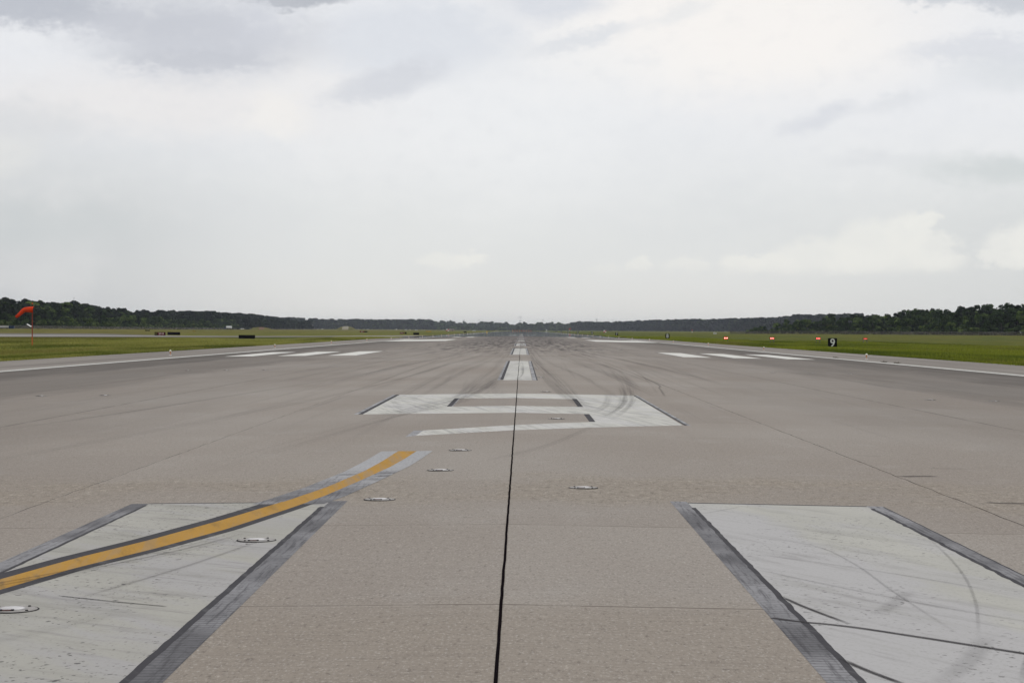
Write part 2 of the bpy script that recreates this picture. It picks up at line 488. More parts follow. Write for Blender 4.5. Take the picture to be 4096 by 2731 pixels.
TAXI = simple('taxiway_concrete', (0.265, 0.25, 0.225, 1), 0.9, var=0.2, nscale=0.05, spec=0.05)
TAXID = simple('taxiway_asphalt', (0.15, 0.138, 0.128, 1), 0.9, var=0.25, nscale=0.05, spec=0.05)


def flat_poly(name, pts, z, mat, label):
    m_ = MB(); m_.add([(x, y, z) for x, y in pts], [tuple(range(len(pts)))])
    return tag(m_.build(name, mat), label, kind='structure')


flat_poly('taxiway', [(-260, 405), (-150, 405), (-114, 436), (-88, 468), (-66, 484), (-52, 528), (-42, 548), (-32.2, 556), (-32.2, 705),
                      (-46, 640), (-57, 585), (-72, 545), (-98, 536), (-125, 570), (-150, 590), (-166, 585), (-260, 585)], -0.46, TAXI,
          'pale concrete taxiway joining the left side of the runway beyond the windsock')
flat_poly('taxiway', [(-190, 560), (-162, 572), (-130, 566), (-104, 545), (-92, 541), (-110, 585), (-150, 700), (-180, 700)], -0.44, TAXID,
          'dark asphalt taxiway stretch behind the windsock pole')

def clip_half(poly, s):
    out = []
    for i in range(len(poly)):
        p, q = poly[i], poly[(i + 1) % len(poly)]
        a_, b_ = p[0] * s >= -1e-9, q[0] * s >= -1e-9
        if a_: out.append(p)
        if a_ != b_:
            t = p[0] / (p[0] - q[0]); out.append((0.0, p[1] + t * (q[1] - p[1])))
    return out


def marking(name, groups, label, group=None):
    """groups: [(material, height above the pavement, [polygons])] -> one conforming sheet object."""
    m_ = MB(); mats = []
    for gi, (mat, h, polys) in enumerate(groups):
        mats.append(mat); m_.cur = gi
        for poly in polys:
            for s in (-1, 1):
                c = clip_half(poly, s)
                if len(c) >= 3:
                    ar = sum(c[i][0] * c[(i + 1) % len(c)][1] - c[(i + 1) % len(c)][0] * c[i][1] for i in range(len(c)))
                    if abs(ar) < 1e-7: continue
                    if ar < 0: c = c[::-1]
                    m_.add([(x, y, crown(x) + h * (1.0 if y < 250 else 2.5)) for x, y in c], [tuple(range(len(c)))])
    return tag(m_.build(name, mats), label, group=group, kind='structure')


def rect(x0, x1, y0, y1): return [(x0, y0), (x1, y0), (x1, y1), (x0, y1)]


def wavy(x, w, y0, y1, amp, step, seed):
    """A thin strip along Y with irregular edges."""
    r = random.Random(seed); n = max(2, int((y1 - y0) / step))
    L, Rr = [], []
    for i in range(n + 1):
        y = y0 + (y1 - y0) * i / n
        d = (r.random() - 0.5) * 2 * amp
        L.append((x - w / 2 + d + (r.random() - 0.5) * amp * 0.6, y)); Rr.append((x + w / 2 + d + (r.random() - 0.5) * amp * 0.6, y))
    return [[L[i], Rr[i], Rr[i + 1], L[i + 1]] for i in range(n)]


H1, H2, H3, H4 = 0.0006, 0.0011, 0.0016, 0.0022
# threshold stripes
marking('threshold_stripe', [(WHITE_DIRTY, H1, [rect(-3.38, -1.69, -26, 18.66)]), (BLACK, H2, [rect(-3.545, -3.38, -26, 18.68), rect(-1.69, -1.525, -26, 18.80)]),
                             (INNER, H3, wavy(-1.705, 0.045, 8.6, 18.2, 0.004, 0.12, 1) + wavy(-3.375, 0.03, 8.6, 18.5, 0.004, 0.15, 2)),
                             (BLACK, H2, [rect(-3.38, -1.69, 18.66, 18.72)])],
        'broad worn white threshold stripe crossed by the yellow line')
marking('threshold_stripe', [(WHITE, H1, [rect(1.69, 3.38, -26, 18.78)]), (BLACK, H2, [rect(1.53, 1.69, -26, 18.96), rect(3.38, 3.54, -26, 18.86)]),
                             (INNER, H3, wavy(1.70, 0.04, 8.6, 18.3, 0.005, 0.12, 3) + wavy(3.39, 0.04, 8.6, 18.6, 0.008, 0.15, 4) + wavy(3.535, 0.014, 8.6, 18.8, 0.003, 0.2, 5)),
                             (BLACK, H2, [rect(1.69, 3.38, 18.78, 18.85)])],
        'broad white threshold stripe scored by thin dark scratches, no line across it')
# numeral
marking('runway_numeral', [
    (WHITE_MID, H1, [[(-2.95, 38.45), (-1.46, 38.5), (-1.46, 50.2), (-2.95, 50.1)],
                     [(-1.46, 46.95), (1.42, 46.8), (1.42, 50.4), (-1.46, 50.2)],
                     [(-1.46, 38.5), (1.43, 38.6), (1.43, 42.15), (-1.46, 41.95)],
                     [(1.43, 33.36), (2.92, 34.65), (2.95, 50.45), (1.42, 50.4), (1.42, 46.8), (1.43, 42.15)],
                     [(-1.5, 30.4), (0.0, 31.83), (0.0, 33.54), (-1.46, 32.0)], [(0.0, 31.83), (1.43, 33.36), (1.43, 35.33), (0.8, 34.62), (0.0, 33.54)]]),
    (INNER, H2, [rect(-3.04, -2.95, 38.4, 50.12), rect(-1.46, -1.36, 42.0, 47.05), rect(1.31, 1.42, 42.3, 47.0), rect(1.32, 1.43, 35.3, 38.5), rect(2.95, 3.0, 34.6, 50.5)]),
    (BLACK, H1, [rect(-3.12, -3.04, 38.4, 50.12), rect(-1.36, -1.33, 42.0, 47.05), rect(3.0, 3.06, 34.6, 50.5), [(-1.64, 30.06), (-1.5, 30.4), (-1.46, 32.0), (-1.61, 32.02)]])],
        'large white painted figure 9 across the runway centre')
# centreline
starts = [(63.8, 103.3), (129.7, 173.9), (201.9, 243), (276.5, 317), (349, 389), (421, 461)] + [(493 + 72 * k, 533 + 72 * k) for k in range(10)]
ordn = ['first', 'second', 'third', 'fourth', 'fifth', 'sixth', 'seventh', 'eighth', 'ninth', 'tenth', 'eleventh', 'twelfth', 'thirteenth', 'fourteenth', 'fifteenth', 'sixteenth', 'seventeenth',
        'eighteenth', 'nineteenth', 'twentieth', 'twenty-first', 'twenty-second', 'twenty-third', 'twenty-fourth', 'twenty-fifth', 'twenty-sixth', 'twenty-seventh', 'twenty-eighth', 'twenty-ninth']
tens = {3: 'thirt', 4: 'fort', 5: 'fift', 6: 'sixt', 7: 'sevent', 8: 'eight', 9: 'ninet'}


def ordinal(i):
    if i < 29: return ordn[i]
    t, u = divmod(i + 1, 10)
    if t >= 10: return 'hundred-and-' + ordinal(i - 100) if i > 99 else 'hundredth'
    return tens[t] + 'ieth' if u == 0 else tens[t] + 'y-' + ordn[u - 1]


for i, (y0, y1) in enumerate(starts[:11]):
    marking('centreline_stripe', [(WHITE_MID, H1, [rect(-0.47, 0.45, y0, y1)]), (BLACK, H2, [rect(-0.66, -0.57, y0, y1), rect(0.47, 0.60, y0, y1)]), (INNER, H3, [rect(-0.57, -0.47, y0 + .5, y1), rect(0.60, 0.64, y0, y1)])],
            f'{ordinal(i)} white runway centreline stripe beyond the painted figure 9', 'runway centreline stripes')
# touchdown bars, aiming point bars, edge stripes
sides = (('left', -1), ('right', 1))
for sn, s in sides:
    for i, (x0, x1) in enumerate(((11.0, 12.9), (14.4, 16.3), (18.0, 19.9))):
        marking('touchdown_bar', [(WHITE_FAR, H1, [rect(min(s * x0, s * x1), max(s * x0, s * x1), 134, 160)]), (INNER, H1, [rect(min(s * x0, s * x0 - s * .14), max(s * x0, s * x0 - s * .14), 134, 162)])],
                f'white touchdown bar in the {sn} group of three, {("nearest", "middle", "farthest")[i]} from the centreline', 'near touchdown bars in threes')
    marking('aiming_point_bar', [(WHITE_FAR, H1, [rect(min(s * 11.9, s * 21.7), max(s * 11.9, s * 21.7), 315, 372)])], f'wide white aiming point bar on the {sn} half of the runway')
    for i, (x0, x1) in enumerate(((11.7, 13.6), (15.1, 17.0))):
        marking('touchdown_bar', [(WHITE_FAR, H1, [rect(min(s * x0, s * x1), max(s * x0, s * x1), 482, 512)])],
                f'distant white touchdown bar of the {sn} pair, {("inner", "outer")[i]} one, beyond the wide aiming bars', 'far touchdown bars in pairs')
    marking('edge_stripe', [(WHITE_FAR, H1, [rect(min(s * 22.35, s * 23.22), max(s * 22.35, s * 23.22), -20, 3000)]), (INNER, H1, [rect(min(s * 22.29, s * 22.35), max(s * 22.29, s * 22.35), -20, 1500), rect(min(s * 23.22, s * 23.3), max(s * 23.22, s * 23.3), -20, 1500)])],
            f'continuous white edge stripe along the {sn} side of the runway')

# yellow lead-off line
UPC = [(7.0, -4.48), (13.0, -3.29), (14.19, -3.06), (15.39, -2.76), (17.08, -2.42), (18.98, -2.10), (20.45, -1.9), (22.79, -1.69), (24.6, -1.60), (26.54, -1.535)]
LOC = [(7.0, -4.20), (12.46, -3.15), (13.6, -2.93), (14.71, -2.62), (16.16, -2.29), (17.95, -2.0), (19.38, -1.79), (21.46, -1.59), (23.55, -1.41), (25.0, -1.33), (26.52, -1.265)]
iv = lambda c, y: float(np.interp(y, [p[0] for p in c], [p[1] for p in c]))
yel, bo, bi, ed = [], [], [], []
yy = np.linspace(7, 26.5, 79)
for y0, y1 in zip(yy[:-1], yy[1:]):
    u0, u1, l0, l1 = iv(UPC, y0), iv(UPC, y1), iv(LOC, y0), iv(LOC, y1)
    yel.append([(u0, y0), (l0, y0), (l1, y1), (u1, y1)])
    wa, wb = (0.14, 0.10) if y1 < 18.75 else (0.21, 0.20)
    k_ = 1.0 if y1 < 18.75 else 0.8
    tgt = bi if y1 < 18.75 else bo
    tgt.append([(u0 - wa, y0), (u0, y0), (u1, y1), (u1 - wa, y1)])
    tgt.append([(l0, y0), (l0 + wb, y0), (l1 + wb, y1), (l1, y1)])
    if y0 >= 18.75:
        ed.append([(u0 - 0.012, y0), (u0 + 0.01, y0), (u1 + 0.01, y1), (u1 - 0.012, y1)]); ed.append([(l0 - .01, y0), (l0 + 0.014, y0), (l1 + 0.014, y1), (l1 - .01, y1)])
marking('taxi_line', [(YELLOW, H4, yel), (INNER, H4, bi), (BLACK, H4, bo), (INNER, H4 + 0.0004, ed)], 'curved yellow taxi lead-off line with black borders')

# longitudinal joints filled with sealant
marking('pavement_joint', [(SEAL, H4 + 0.0008, wavy(0.0, 0.018, 6, 62, 0.0022, 0.3, 6) + wavy(0.0, 0.018, 62, 480, 0.008, 3, 7))], 'bold black sealed joint running up the runway centre')
marking('pavement_joint', [(SEAL, H1, wavy(-4.42, 0.006, 6, 60, 0.010, 0.3, 8) + wavy(-4.42, 0.011, 60, 200, 0.02, 3, 9))], 'thin dark pavement joint between the yellow line and the left edge')
marking('pavement_joint', [(SEAL, H1, wavy(4.45, 0.010, 6, 60, 0.010, 0.3, 10) + wavy(4.45, 0.014, 60, 200, 0.02, 3, 11))], 'dark pavement joint running out past the right threshold stripe')


def rubber_material(strength, solid=False):
    m, nt, b = newmat('rubber_streak')
    at = nt.nodes.new('ShaderNodeAttribute'); at.attribute_name = 'tone'
    au = nt.nodes.new('ShaderNodeAttribute'); au.attribute_name = 'across'
    al = nt.nodes.new('ShaderNodeAttribute'); al.attribute_name = 'along'
    cb = nt.nodes.new('ShaderNodeCombineXYZ')
    nt.links.new(au.outputs['Fac'], cb.inputs[0]); nt.links.new(al.outputs['Fac'], cb.inputs[1])
    n = noise(nt, cb.outputs[0], (12, 0.035, 1), detail=4, rough=0.6)
    n2 = noise(nt, cb.outputs[0], (30, 4, 1), detail=3, rough=0.7, off=(5, 5, 0))
    b.inputs['Base Color'].default_value = (0.055, 0.051, 0.053, 1); b.inputs['Roughness'].default_value = 0.9
    b.inputs['Specular IOR Level'].default_value = 0.05
    t = nt.nodes.new('ShaderNodeBsdfTransparent'); mx = nt.nodes.new('ShaderNodeMixShader')
    f = (n.sm(0.2, 0.4, 0.9, 1.0) if solid else n.sm(0.36, 0.68)) * n2.sm(0.2, 0.6, 0.6, 1.0) * V(nt, at.outputs['Fac']) * strength
    nt.links.new(f.s, mx.inputs[0]); nt.links.new(t.outputs[0], mx.inputs[1]); nt.links.new(b.outputs[0], mx.inputs[2])
    nt.links.new(mx.outputs[0], nt.nodes['Material Output'].inputs['Surface'])
    return m


RUBL = rubber_material(0.17, True)
RUBM = rubber_material(0.55, True)
RUB4 = rubber_material(0.2)
RUBS = rubber_material(0.11, True)
RUB, RUB2, RUB3 = rubber_material(0.36), rubber_material(0.85, True), rubber_material(0.18)


def smooth_path(pts, n=60):
    P_ = [Vector((p[0], p[1], 0)) for p in pts]
    P_ = [P_[0] * 2 - P_[1]] + P_ + [P_[-1] * 2 - P_[-2]]
    out = []
    segs = len(P_) - 3
    for i in range(segs):
        for k in range(max(2, n // segs)):
            t = k / max(2, n // segs)
            p0, p1, p2, p3 = P_[i:i + 4]
            out.append(0.5 * ((2 * p1) + (p2 - p0) * t + (2 * p0 - 5 * p1 + 4 * p2 - p3) * t * t + (3 * p1 - p0 - 3 * p2 + p3) * t ** 3))
    out.append(P_[-2])
    return out


MARKS = [0]


def tyre_mark(pts, w, mat, label, h=None, fade=0.2):
    MARKS[0] += 1; h = 0.0034 + 0.00003 * MARKS[0]
    path = smooth_path(pts)
    vs, fs, tn, ac, lg = [], [], [], [], []
    n = len(path); run = 0.0; sd = (len(label) * 7.3 + pts[0][0] * 3.1) % 40
    for i, p in enumerate(path):
        t = (path[min(i + 1, n - 1)] - path[max(i - 1, 0)]).normalized(); s = Vector((t.y, -t.x, 0))
        if i: run += (path[i] - path[i - 1]).length
        f = min(1, i / (n * fade + 1e-6), (n - 1 - i) / (n * fade + 1e-6))
        for q, e in ((-1, 0), (-0.4, 1), (0.4, 1), (1, 0)):
            v = p + s * (q * w / 2); vs.append((v.x, v.y, crown(v.x) + h)); tn.append(f * e); ac.append(q * w / 2 + sd); lg.append(run)
    for i in range(n - 1):
        for k in range(3): fs.append((i * 4 + k, i * 4 + k + 1, i * 4 + 5 + k, i * 4 + 4 + k))
    me_ = npmesh('tyre_mark', np.array(vs), np.array(fs), {'tone': np.array(tn), 'across': np.array(ac), 'along': np.array(lg)})
    return tag(link('tyre_mark', me_, mat), label, group='tyre marks on the runway', kind='structure')


tyre_mark([(2.7, 230), (3.4, 160), (3.95, 116), (4.0, 88), (3.55, 66), (3.06, 53.5), (2.61, 46.1), (2.04, 39.6), (1.52, 35.2)], 0.6, RUB4, 'grey tyre mark curving through the right stroke of the figure 9')
tyre_mark([(3.15, 60), (2.75, 50), (2.35, 43.5), (1.8, 38)], 0.5, RUB4, 'second tyre mark just inside the curve across the figure 9')
tyre_mark([(1.52, 35.2), (0.92, 30.7), (0.44, 27.6), (0.03, 25.7), (-0.37, 24.2)], 0.16, RUB3, 'faint tyre mark crossing the centre joint below the figure 9')
tyre_mark([(2.38, 52), (2.31, 49), (1.96, 42.9), (1.5, 38.6)], 0.35, RUB4, 'short curved tyre smudge beside the lower gap of the figure 9')
tyre_mark([(4.9, 92), (4.67, 76), (4.13, 62), (3.72, 52.6)], 0.10, RUB, 'thin tyre arc right of the figure 9, outer of two')
tyre_mark([(4.6, 110), (4.4, 66), (4.08, 57), (3.66, 48.9)], 0.10, RUB, 'thin tyre arc right of the figure 9, inner of two')
tyre_mark([(-0.1, 62), (0.15, 75), (0.1, 100), (-0.1, 135)], 0.14, RUB, 'tyre mark up the middle of the first centreline stripe')
tyre_mark([(-2.6, 36), (-2.0, 42), (-1.3, 50), (-0.6, 70), (-0.2, 100)], 0.8, RUB3, 'broad faint rubber sweep over the left half of the figure 9')
tyre_mark([(-4.1, 17), (-2.4, 36.5), (-1.5, 43), (-0.9, 52), (-0.5, 75)], 0.5, RUB3, 'faint tyre streak entering the figure 9 from lower left')
tyre_mark([(1.6, 40), (1.2, 52), (0.9, 80), (0.7, 130)], 0.6, RUB3, 'faint rubber lane right of the centre joint beyond the figure 9')
tyre_mark([(1.53, 11.27), (1.68, 11.14), (1.99, 10.93), (2.69, 10.17), (3.3, 9.5)], 0.065, RUB2, 'sharp dark scratch across the right threshold stripe', fade=0.02)
tyre_mark([(3.38, 15.97), (3.18, 13.99), (2.91, 12.27), (2.57, 10.67)], 0.03, RUBL, 'fine curved scratch down the right threshold stripe')
tyre_mark([(1.75, 15.9), (2.32, 15.26), (2.46, 14.07), (2.46, 12.44), (2.49, 10.55)], 0.03, RUBL, 'pale scratch bending along the middle of the right threshold stripe')
tyre_mark([(2.58, 12.62), (2.4, 12.1), (2.16, 11.44)], 0.13, RUBS, 'short rubber smear inside the right threshold stripe, upper one')
tyre_mark([(2.64, 10.8), (2.4, 10.05), (2.05, 9.2)], 0.15, RUBS, 'short rubber smear inside the right threshold stripe, lower one')
tyre_mark([(1.7, 12.24), (1.8, 11.7), (1.95, 11.08)], 0.04, RUB2, 'small dark scratch at the inner edge of the right threshold stripe')
tyre_mark([(1.7, 9.9), (1.78, 9.55), (1.9, 9.15)], 0.045, RUB2, 'small dark scratch low on the right threshold stripe')
tyre_mark([(2.95, 10.9), (2.72, 10.2), (2.45, 9.3)], 0.05, RUBL, 'narrow rubber smear parallel to the lower smear on the right threshold stripe')
tyre_mark([(1.66, 17.6), (1.95, 18.1), (2.2, 18.6)], 0.03, RUBL, 'fine scratch across the far inner corner of the right threshold stripe')
tyre_mark([(1.72, 13.6), (2.0, 13.0), (2.6, 11.9), (3.3, 10.9)], 0.05, RUBL, 'thin slanting scratch crossing the middle of the right threshold stripe')
tyre_mark([(1.7, 14.6), (2.1, 14.2), (2.7, 13.4), (3.36, 12.3)], 0.04, RUBL, 'hairline slanting scratch high on the right threshold stripe')
tyre_mark([(-3.5, 12.2), (-3.0, 13.2), (-2.45, 14.6), (-2.1, 15.9)], 0.3, RUB, 'broad rubber smear beside the yellow line on the left threshold stripe')
tyre_mark([(-2.6, 11.9), (-2.2, 13.6), (-1.85, 15.5)], 0.10, RUB, 'rubber smear at the inner side of the left threshold stripe')
tyre_mark([(-3.3, 9.3), (-2.6, 10.4), (-2.1, 11.6)], 0.22, RUB3, 'wide pale rubber haze low on the left threshold stripe')
tyre_mark([(-2.72, 12.15), (-2.3, 11.85), (-1.95, 11.62)], 0.022, RUB2, 'thin dark crack across the left threshold stripe', fade=0.05)
tyre_mark([(4.6, 26.9), (4.8, 26.8), (5.0, 26.85)], 0.12, RUBL, 'faint oily streak above the two smudges beyond the right joint')
tyre_mark([(5.1, 24.6), (5.35, 24.5), (5.7, 24.55)], 0.14, RUBL, 'faint oily streak right of the smudges beyond the right joint')
tyre_mark([(4.45, 22.9), (4.7, 23.05), (4.97, 23.1)], 0.2, RUBM, 'small dark oil smudge beyond the right pavement joint, upper one')
tyre_mark([(4.65, 19.55), (4.85, 19.5), (5.2, 19.52)], 0.16, RUBM, 'small dark oil smudge beyond the right pavement joint, lower one')
tyre_mark([(-7, 22), (-5.8, 34), (-4.2, 60), (-2.6, 130)], 0.35, RUB3, 'long faint tyre lane on the left half of the runway, inner one')
tyre_mark([(-9, 30), (-7.6, 45), (-5.5, 85), (-3.5, 170)], 0.3, RUB3, 'long faint tyre lane on the left half of the runway, outer one')

rl = random.Random(21)
for k in range(18):
    s_ = 1 if k % 2 else -1
    xa, xb, ya, yb2 = s_ * (1.2 + 0.75 * (k // 2) + rl.random()), s_ * (0.8 + 0.42 * (k // 2)), 34 + 5 * rl.random() + 4 * (k // 2), 260 + 90 * rl.random()
    tyre_mark([(xa, ya), (xa * .8 + xb * .2, ya * 1.8), (xb * 1.02, ya * 3.4), (xb, yb2)], 0.2 + 0.5 * rl.random(), RUB3,
              f'long faint tyre lane, {ordinal(k // 2)} out from the centre on the {"right" if s_ > 0 else "left"} half')

# ------------------------------------------------------------------ materials of things
STEEL = simple('cast_steel', (0.30, 0.285, 0.27, 1), 0.7, 0.15, var=0.25, nscale=30)
BRIGHT = simple('sky_glint_hump', (0.52, 0.51, 0.51, 1), 0.5, 0.4, var=0.08, nscale=30)  # paler than the body: sky reflection on the hump put into its colour
DARKM = simple('dark_metal', (0.02, 0.018, 0.02, 1), 0.7, spec=0.1)
LENS = simple('dark_glass_lens', (0.02, 0.05, 0.06, 1), 0.12, nscale=40, spec=0.4)
LENSB = simple('brown_glass_lens', (0.09, 0.03, 0.02, 1), 0.1, nscale=40)
ORANGE = simple('faded_orange_metal', (0.62, 0.27, 0.12, 1), 0.6, var=0.2)
GLOBE = simple('clear_globe_glass', (0.78, 0.76, 0.62, 1), 0.15, var=0.1, nscale=20)
SIGNBLACK = simple('sign_black_panel', (0.004, 0.003, 0.005, 1), 0.8, spec=0.03)
SIGNWHITE = simple('sign_white_legend', (0.62, 0.64, 0.6, 1), 0.5, var=0.05)
SIGNRED = simple('sign_red_panel', (0.15, 0.006, 0.016, 1), 0.7, var=0.1, spec=0.05)
SIGNYEL = simple('sign_yellow_panel', (0.42, 0.29, 0.03, 1), 0.5, var=0.12)
SIGNGOLD = simple('sign_olive_gold_legend', (0.2, 0.16, 0.03, 1), 0.5, var=0.1)
LEGGREY = simple('grey_leg_paint', (0.12, 0.12, 0.12, 1), 0.5, 0.3)
RED = simple('windsock_fabric', (0.62, 0.045, 0.008, 1), 0.8, var=0.18, nscale=5)
POLE = simple('red_brown_pole_paint', (0.27, 0.05, 0.03, 1), 0.6, var=0.25, nscale=1.5)
POLEB = simple('orange_pole_paint', (0.5, 0.12, 0.03, 1), 0.6, var=0.25)
TOWER = simple('grey_galvanised_steel', (0.17, 0.19, 0.23, 1), 0.5, 0.3)
WHITEW = simple('white_panel', (0.72, 0.72, 0.70, 1), 0.5, var=0.08)
REDW = simple('signal_red_panel', (0.45, 0.05, 0.04, 1), 0.6)
BLUE = simple('dark_blue_panel', (0.012, 0.03, 0.075, 1), 0.5, var=0.3)
TANW = simple('tan_brick_wall', (0.32, 0.25, 0.2, 1), 0.8)
CHAIN = None


def font_obj(txt, size, mat, parent, loc, name='legend', rz=0.0, wscale=1.0, ext=0.004):
    cu = bpy.data.curves.new('legend', 'FONT'); cu.body = txt; cu.size = size; cu.align_x = 'CENTER'; cu.align_y = 'CENTER'
    cu.extrude = ext; cu.offset = 0.012 * size; cu.resolution_u = 4
    t = bpy.data.objects.new('legend_source', cu); COL.objects.link(t)
    dg = bpy.context.evaluated_depsgraph_get()
    me_ = bpy.data.meshes.new_from_object(t.evaluated_get(dg))
    bpy.data.objects.remove(t); bpy.data.curves.remove(cu)
    M = Matrix.Rotation(rz, 4, 'Z') @ Matrix.Rotation(math.pi / 2, 4, 'X') @ Matrix.Diagonal((wscale, 1, 1, 1))
    me_.transform(M)
    me_.materials.clear()
    o = link(name, me_, mat, parent); o.location = loc
    return o


# ------------------------------------------------------------------ in-pavement lights
def make_disc():
    t = empty('pavement_light')
    m_ = MB(); m_.lathe([(0.153, 0.0), (0.153, 0.0015), (0.146, 0.002)], n=28); m_.build('rim_ring', DARKM, t)
    m_ = MB(); m_.lathe([(0.143, 0.001), (0.143, 0.003), (0.13, 0.004), (0.0, 0.005)], n=28); m_.build('cast_body', STEEL, t, True)
    m_ = MB(); m_.lathe([(0.078, 0.0045), (0.062, 0.010), (0.03, 0.0125), (0.0, 0.013)], n=24); m_.build('hump', BRIGHT, t, True)
    m_ = MB(); m_.box((-0.025, -0.078, 0.006), (0.05, 0.04, 0.010)); m_.build('lens_window', LENS, t)
    for sx in (-0.053, 0.013):
        m_ = MB(); m_.box((sx - 0.005, -0.080, 0.0055), (0.016, 0.04, 0.0095)); m_.build('lens_cheek', DARKM, t)
    for k in range(4):
        w = math.pi / 4 + k * math.pi / 2
        m_ = MB(); m_.lathe([(0.009, 0.003), (0.009, 0.009), (0.005, 0.010)], (0.125 * math.cos(w), 0.125 * math.sin(w), 0), 8); m_.build('bolt', DARKM, t)
    return t


disc = make_disc(); used = False


def put_disc(x, y, label, group, rz=0.0, brown=False):
    global used
    o = disc if not used else copy_tree(disc); used = True
    o.location = (x, y, crown(x) + 0.004); o.rotation_euler = (0, 0, rz)
    if brown:
        for ch in o.children:
            if ch.name.startswith('lens_window'):
                ch.data = ch.data.copy(); ch.data.materials.clear(); ch.data.materials.append(LENSB)
    tag(o, label, 'pavement light', group); return o


for (x, y), lab, br in zip([(-0.70, 26.56), (-0.81, 22.79), (-1.23, 18.9), (-1.92, 15.29), (-2.84, 11.55)],
                           ['just past the end of the yellow line', 'right beside the yellow line tip', 'near the far corner of the left threshold stripe', 'on the white left threshold stripe below the yellow line', 'on the left threshold stripe at the frame edge'],
                           [1, 0, 1, 0, 1]):
    put_disc(x, y, f'flush round steel light {lab}', 'flush lights along the yellow lead-off line', 0.15, br)
for i, y in enumerate((20.36, 36.18, 51.98, 67.8, 83.6)):
    put_disc(0.75, y, ['flush round steel light right of the centre joint, below the figure 9', 'flush round steel light inside the lower gap of the figure 9', 'flush round steel light just beyond the top of the figure 9',
                       'flush round steel light beside the near end of first centreline stripe', 'flush round steel light beside the middle of first centreline stripe'][i], 'flush runway centreline lights')
for sn, s in sides:
    for ry, rn, xs_ in ((51.6, 'level with the top of the figure 9', (10.7, 12.35)), (84.7, 'level with the first centreline stripe', (10.8, 12.46, 14.1))):
        for i, x in enumerate(xs_):
            put_disc(s * x, ry, f'flush light {rn}, {sn} row, {ordinal(i)} from centre', 'flush touchdown zone lights')

# ------------------------------------------------------------------ runway edge lights
def make_edge_light():
    t = empty('edge_light')
    m_ = MB(); m_.lathe([(0.10, 0.0), (0.10, 0.02), (0.04, 0.03)], n=14); m_.build('base_plate', WHITEW, t)
    m_ = MB(); m_.tube([(0, 0, 0.02), (0, 0, 0.16)], 0.02, 8); m_.build('stem', ORANGE, t)
    m_ = MB(); m_.lathe([(0.022, 0.15), (0.045, 0.19), (0.07, 0.23), (0.07, 0.245)], n=14); m_.build('lamp_cup', ORANGE, t)
    m_ = MB(); m_.lathe([(0.062, 0.243), (0.075, 0.28), (0.07, 0.325), (0.045, 0.355), (0.01, 0.365)], n=14); m_.build('globe', GLOBE, t, True)
    return t


el = make_edge_light(); first = True
for sn, s, X0 in (('left', -1, -25.3), ('right', 1, 25.05)):
    for k in range(22):
        o = el if first else copy_tree(el); first = False
        o.location = (X0, 144 + 61 * k, crown(X0) + 0.002)
        o.scale = (1.1, 1.1, 1.1)
        tag(o, f'white globed edge light on orange stem, {ordinal(k)} up the {sn} runway edge', 'runway light', 'runway edge lights on short stems')

# ------------------------------------------------------------------ distance remaining signs
def distance_sign(num_, x, y, label):
    t = empty('distance_sign', (x, y, gz(x, y)), 0)
    w, zt = 1.2, 0.70 - gz(x, y)
    m_ = MB(); m_.box((0, 0, zt - 0.66), (w, 0.2, 1.32)); m_.box((0, -0.005, zt + 0.008), (w + 0.03, 0.23, 0.022))
    m_.build('sign_box', SIGNBLACK, t)
    for sx in (-0.38, -0.16, 0.16, 0.38):
        m_ = MB(); m_.lathe([(0.035, 0), (0.035, 0.03), (0.015, 0.055)], (sx, 0, zt + 0.018), 8); m_.build('top_knob', SIGNBLACK, t)
    for sx in (-0.45, 0.45):
        m_ = MB(); m_.tube([(sx, 0, 0), (sx, 0, zt - 1.31)], 0.04, 8); m_.build('leg', LEGGREY, t)
    font_obj(num_, 1.5, SIGNWHITE, t, (0.0, -0.107, zt - 0.63), 'number', 0, 0.92)
    return tag(t, label, 'sign', 'black distance remaining signs')


distance_sign('9', 41.78, 267, 'black square sign with white number 9 in tall grass')
for k, nm in enumerate('8765432'):
    distance_sign(nm, 42.0, 267 + 304.8 * (k + 1), f'black square sign with white number {nm} beside the runway')


# ------------------------------------------------------------------ guidance signs
def guidance_sign(x, y, w, h, panels, label, rz=0.0, z=None, knobs=6, group='low wide airfield guidance signs'):
    """panels: [(share of width, panel material, legend, legend material)], seen from -Y."""
    zb = gz(x, y) if z is None else z
    t = empty('guidance_sign', (x, y, zb), rz)
    m_ = MB(); m_.box((0, 0, h / 2 + 0.1), (w, 0.22, h - 0.1)); m_.build('sign_box', SIGNBLACK, t)
    for k in range(knobs):
        m_ = MB(); m_.box((-w / 2 + w * (k + 0.5) / knobs, 0, h + 0.08), (0.12, 0.14, 0.08)); m_.build('top_clip', SIGNBLACK, t)
    for sx in (-w * 0.36, w * 0.36):
        m_ = MB(); m_.tube([(sx, 0, -0.1), (sx, 0, 0.16)], 0.04, 6); m_.build('leg', LEGGREY, t)
    x0 = -w / 2
    for share, pm, txt, tm in panels:
        pw = w * share
        if pm is not None:
            m_ = MB(); m_.box((x0 + pw / 2, -0.115, h / 2 + 0.1), (pw - 0.06, 0.012, h - 0.2)); p = m_.build('face_panel', pm, t)
            if txt: font_obj(txt, (h - 0.2) * 1.0, tm, p, (x0 + pw / 2, -0.128, h / 2 + 0.09), 'legend', 0, 1.0, ext=0.003)
        x0 += pw
    return tag(t, label, 'sign', group)


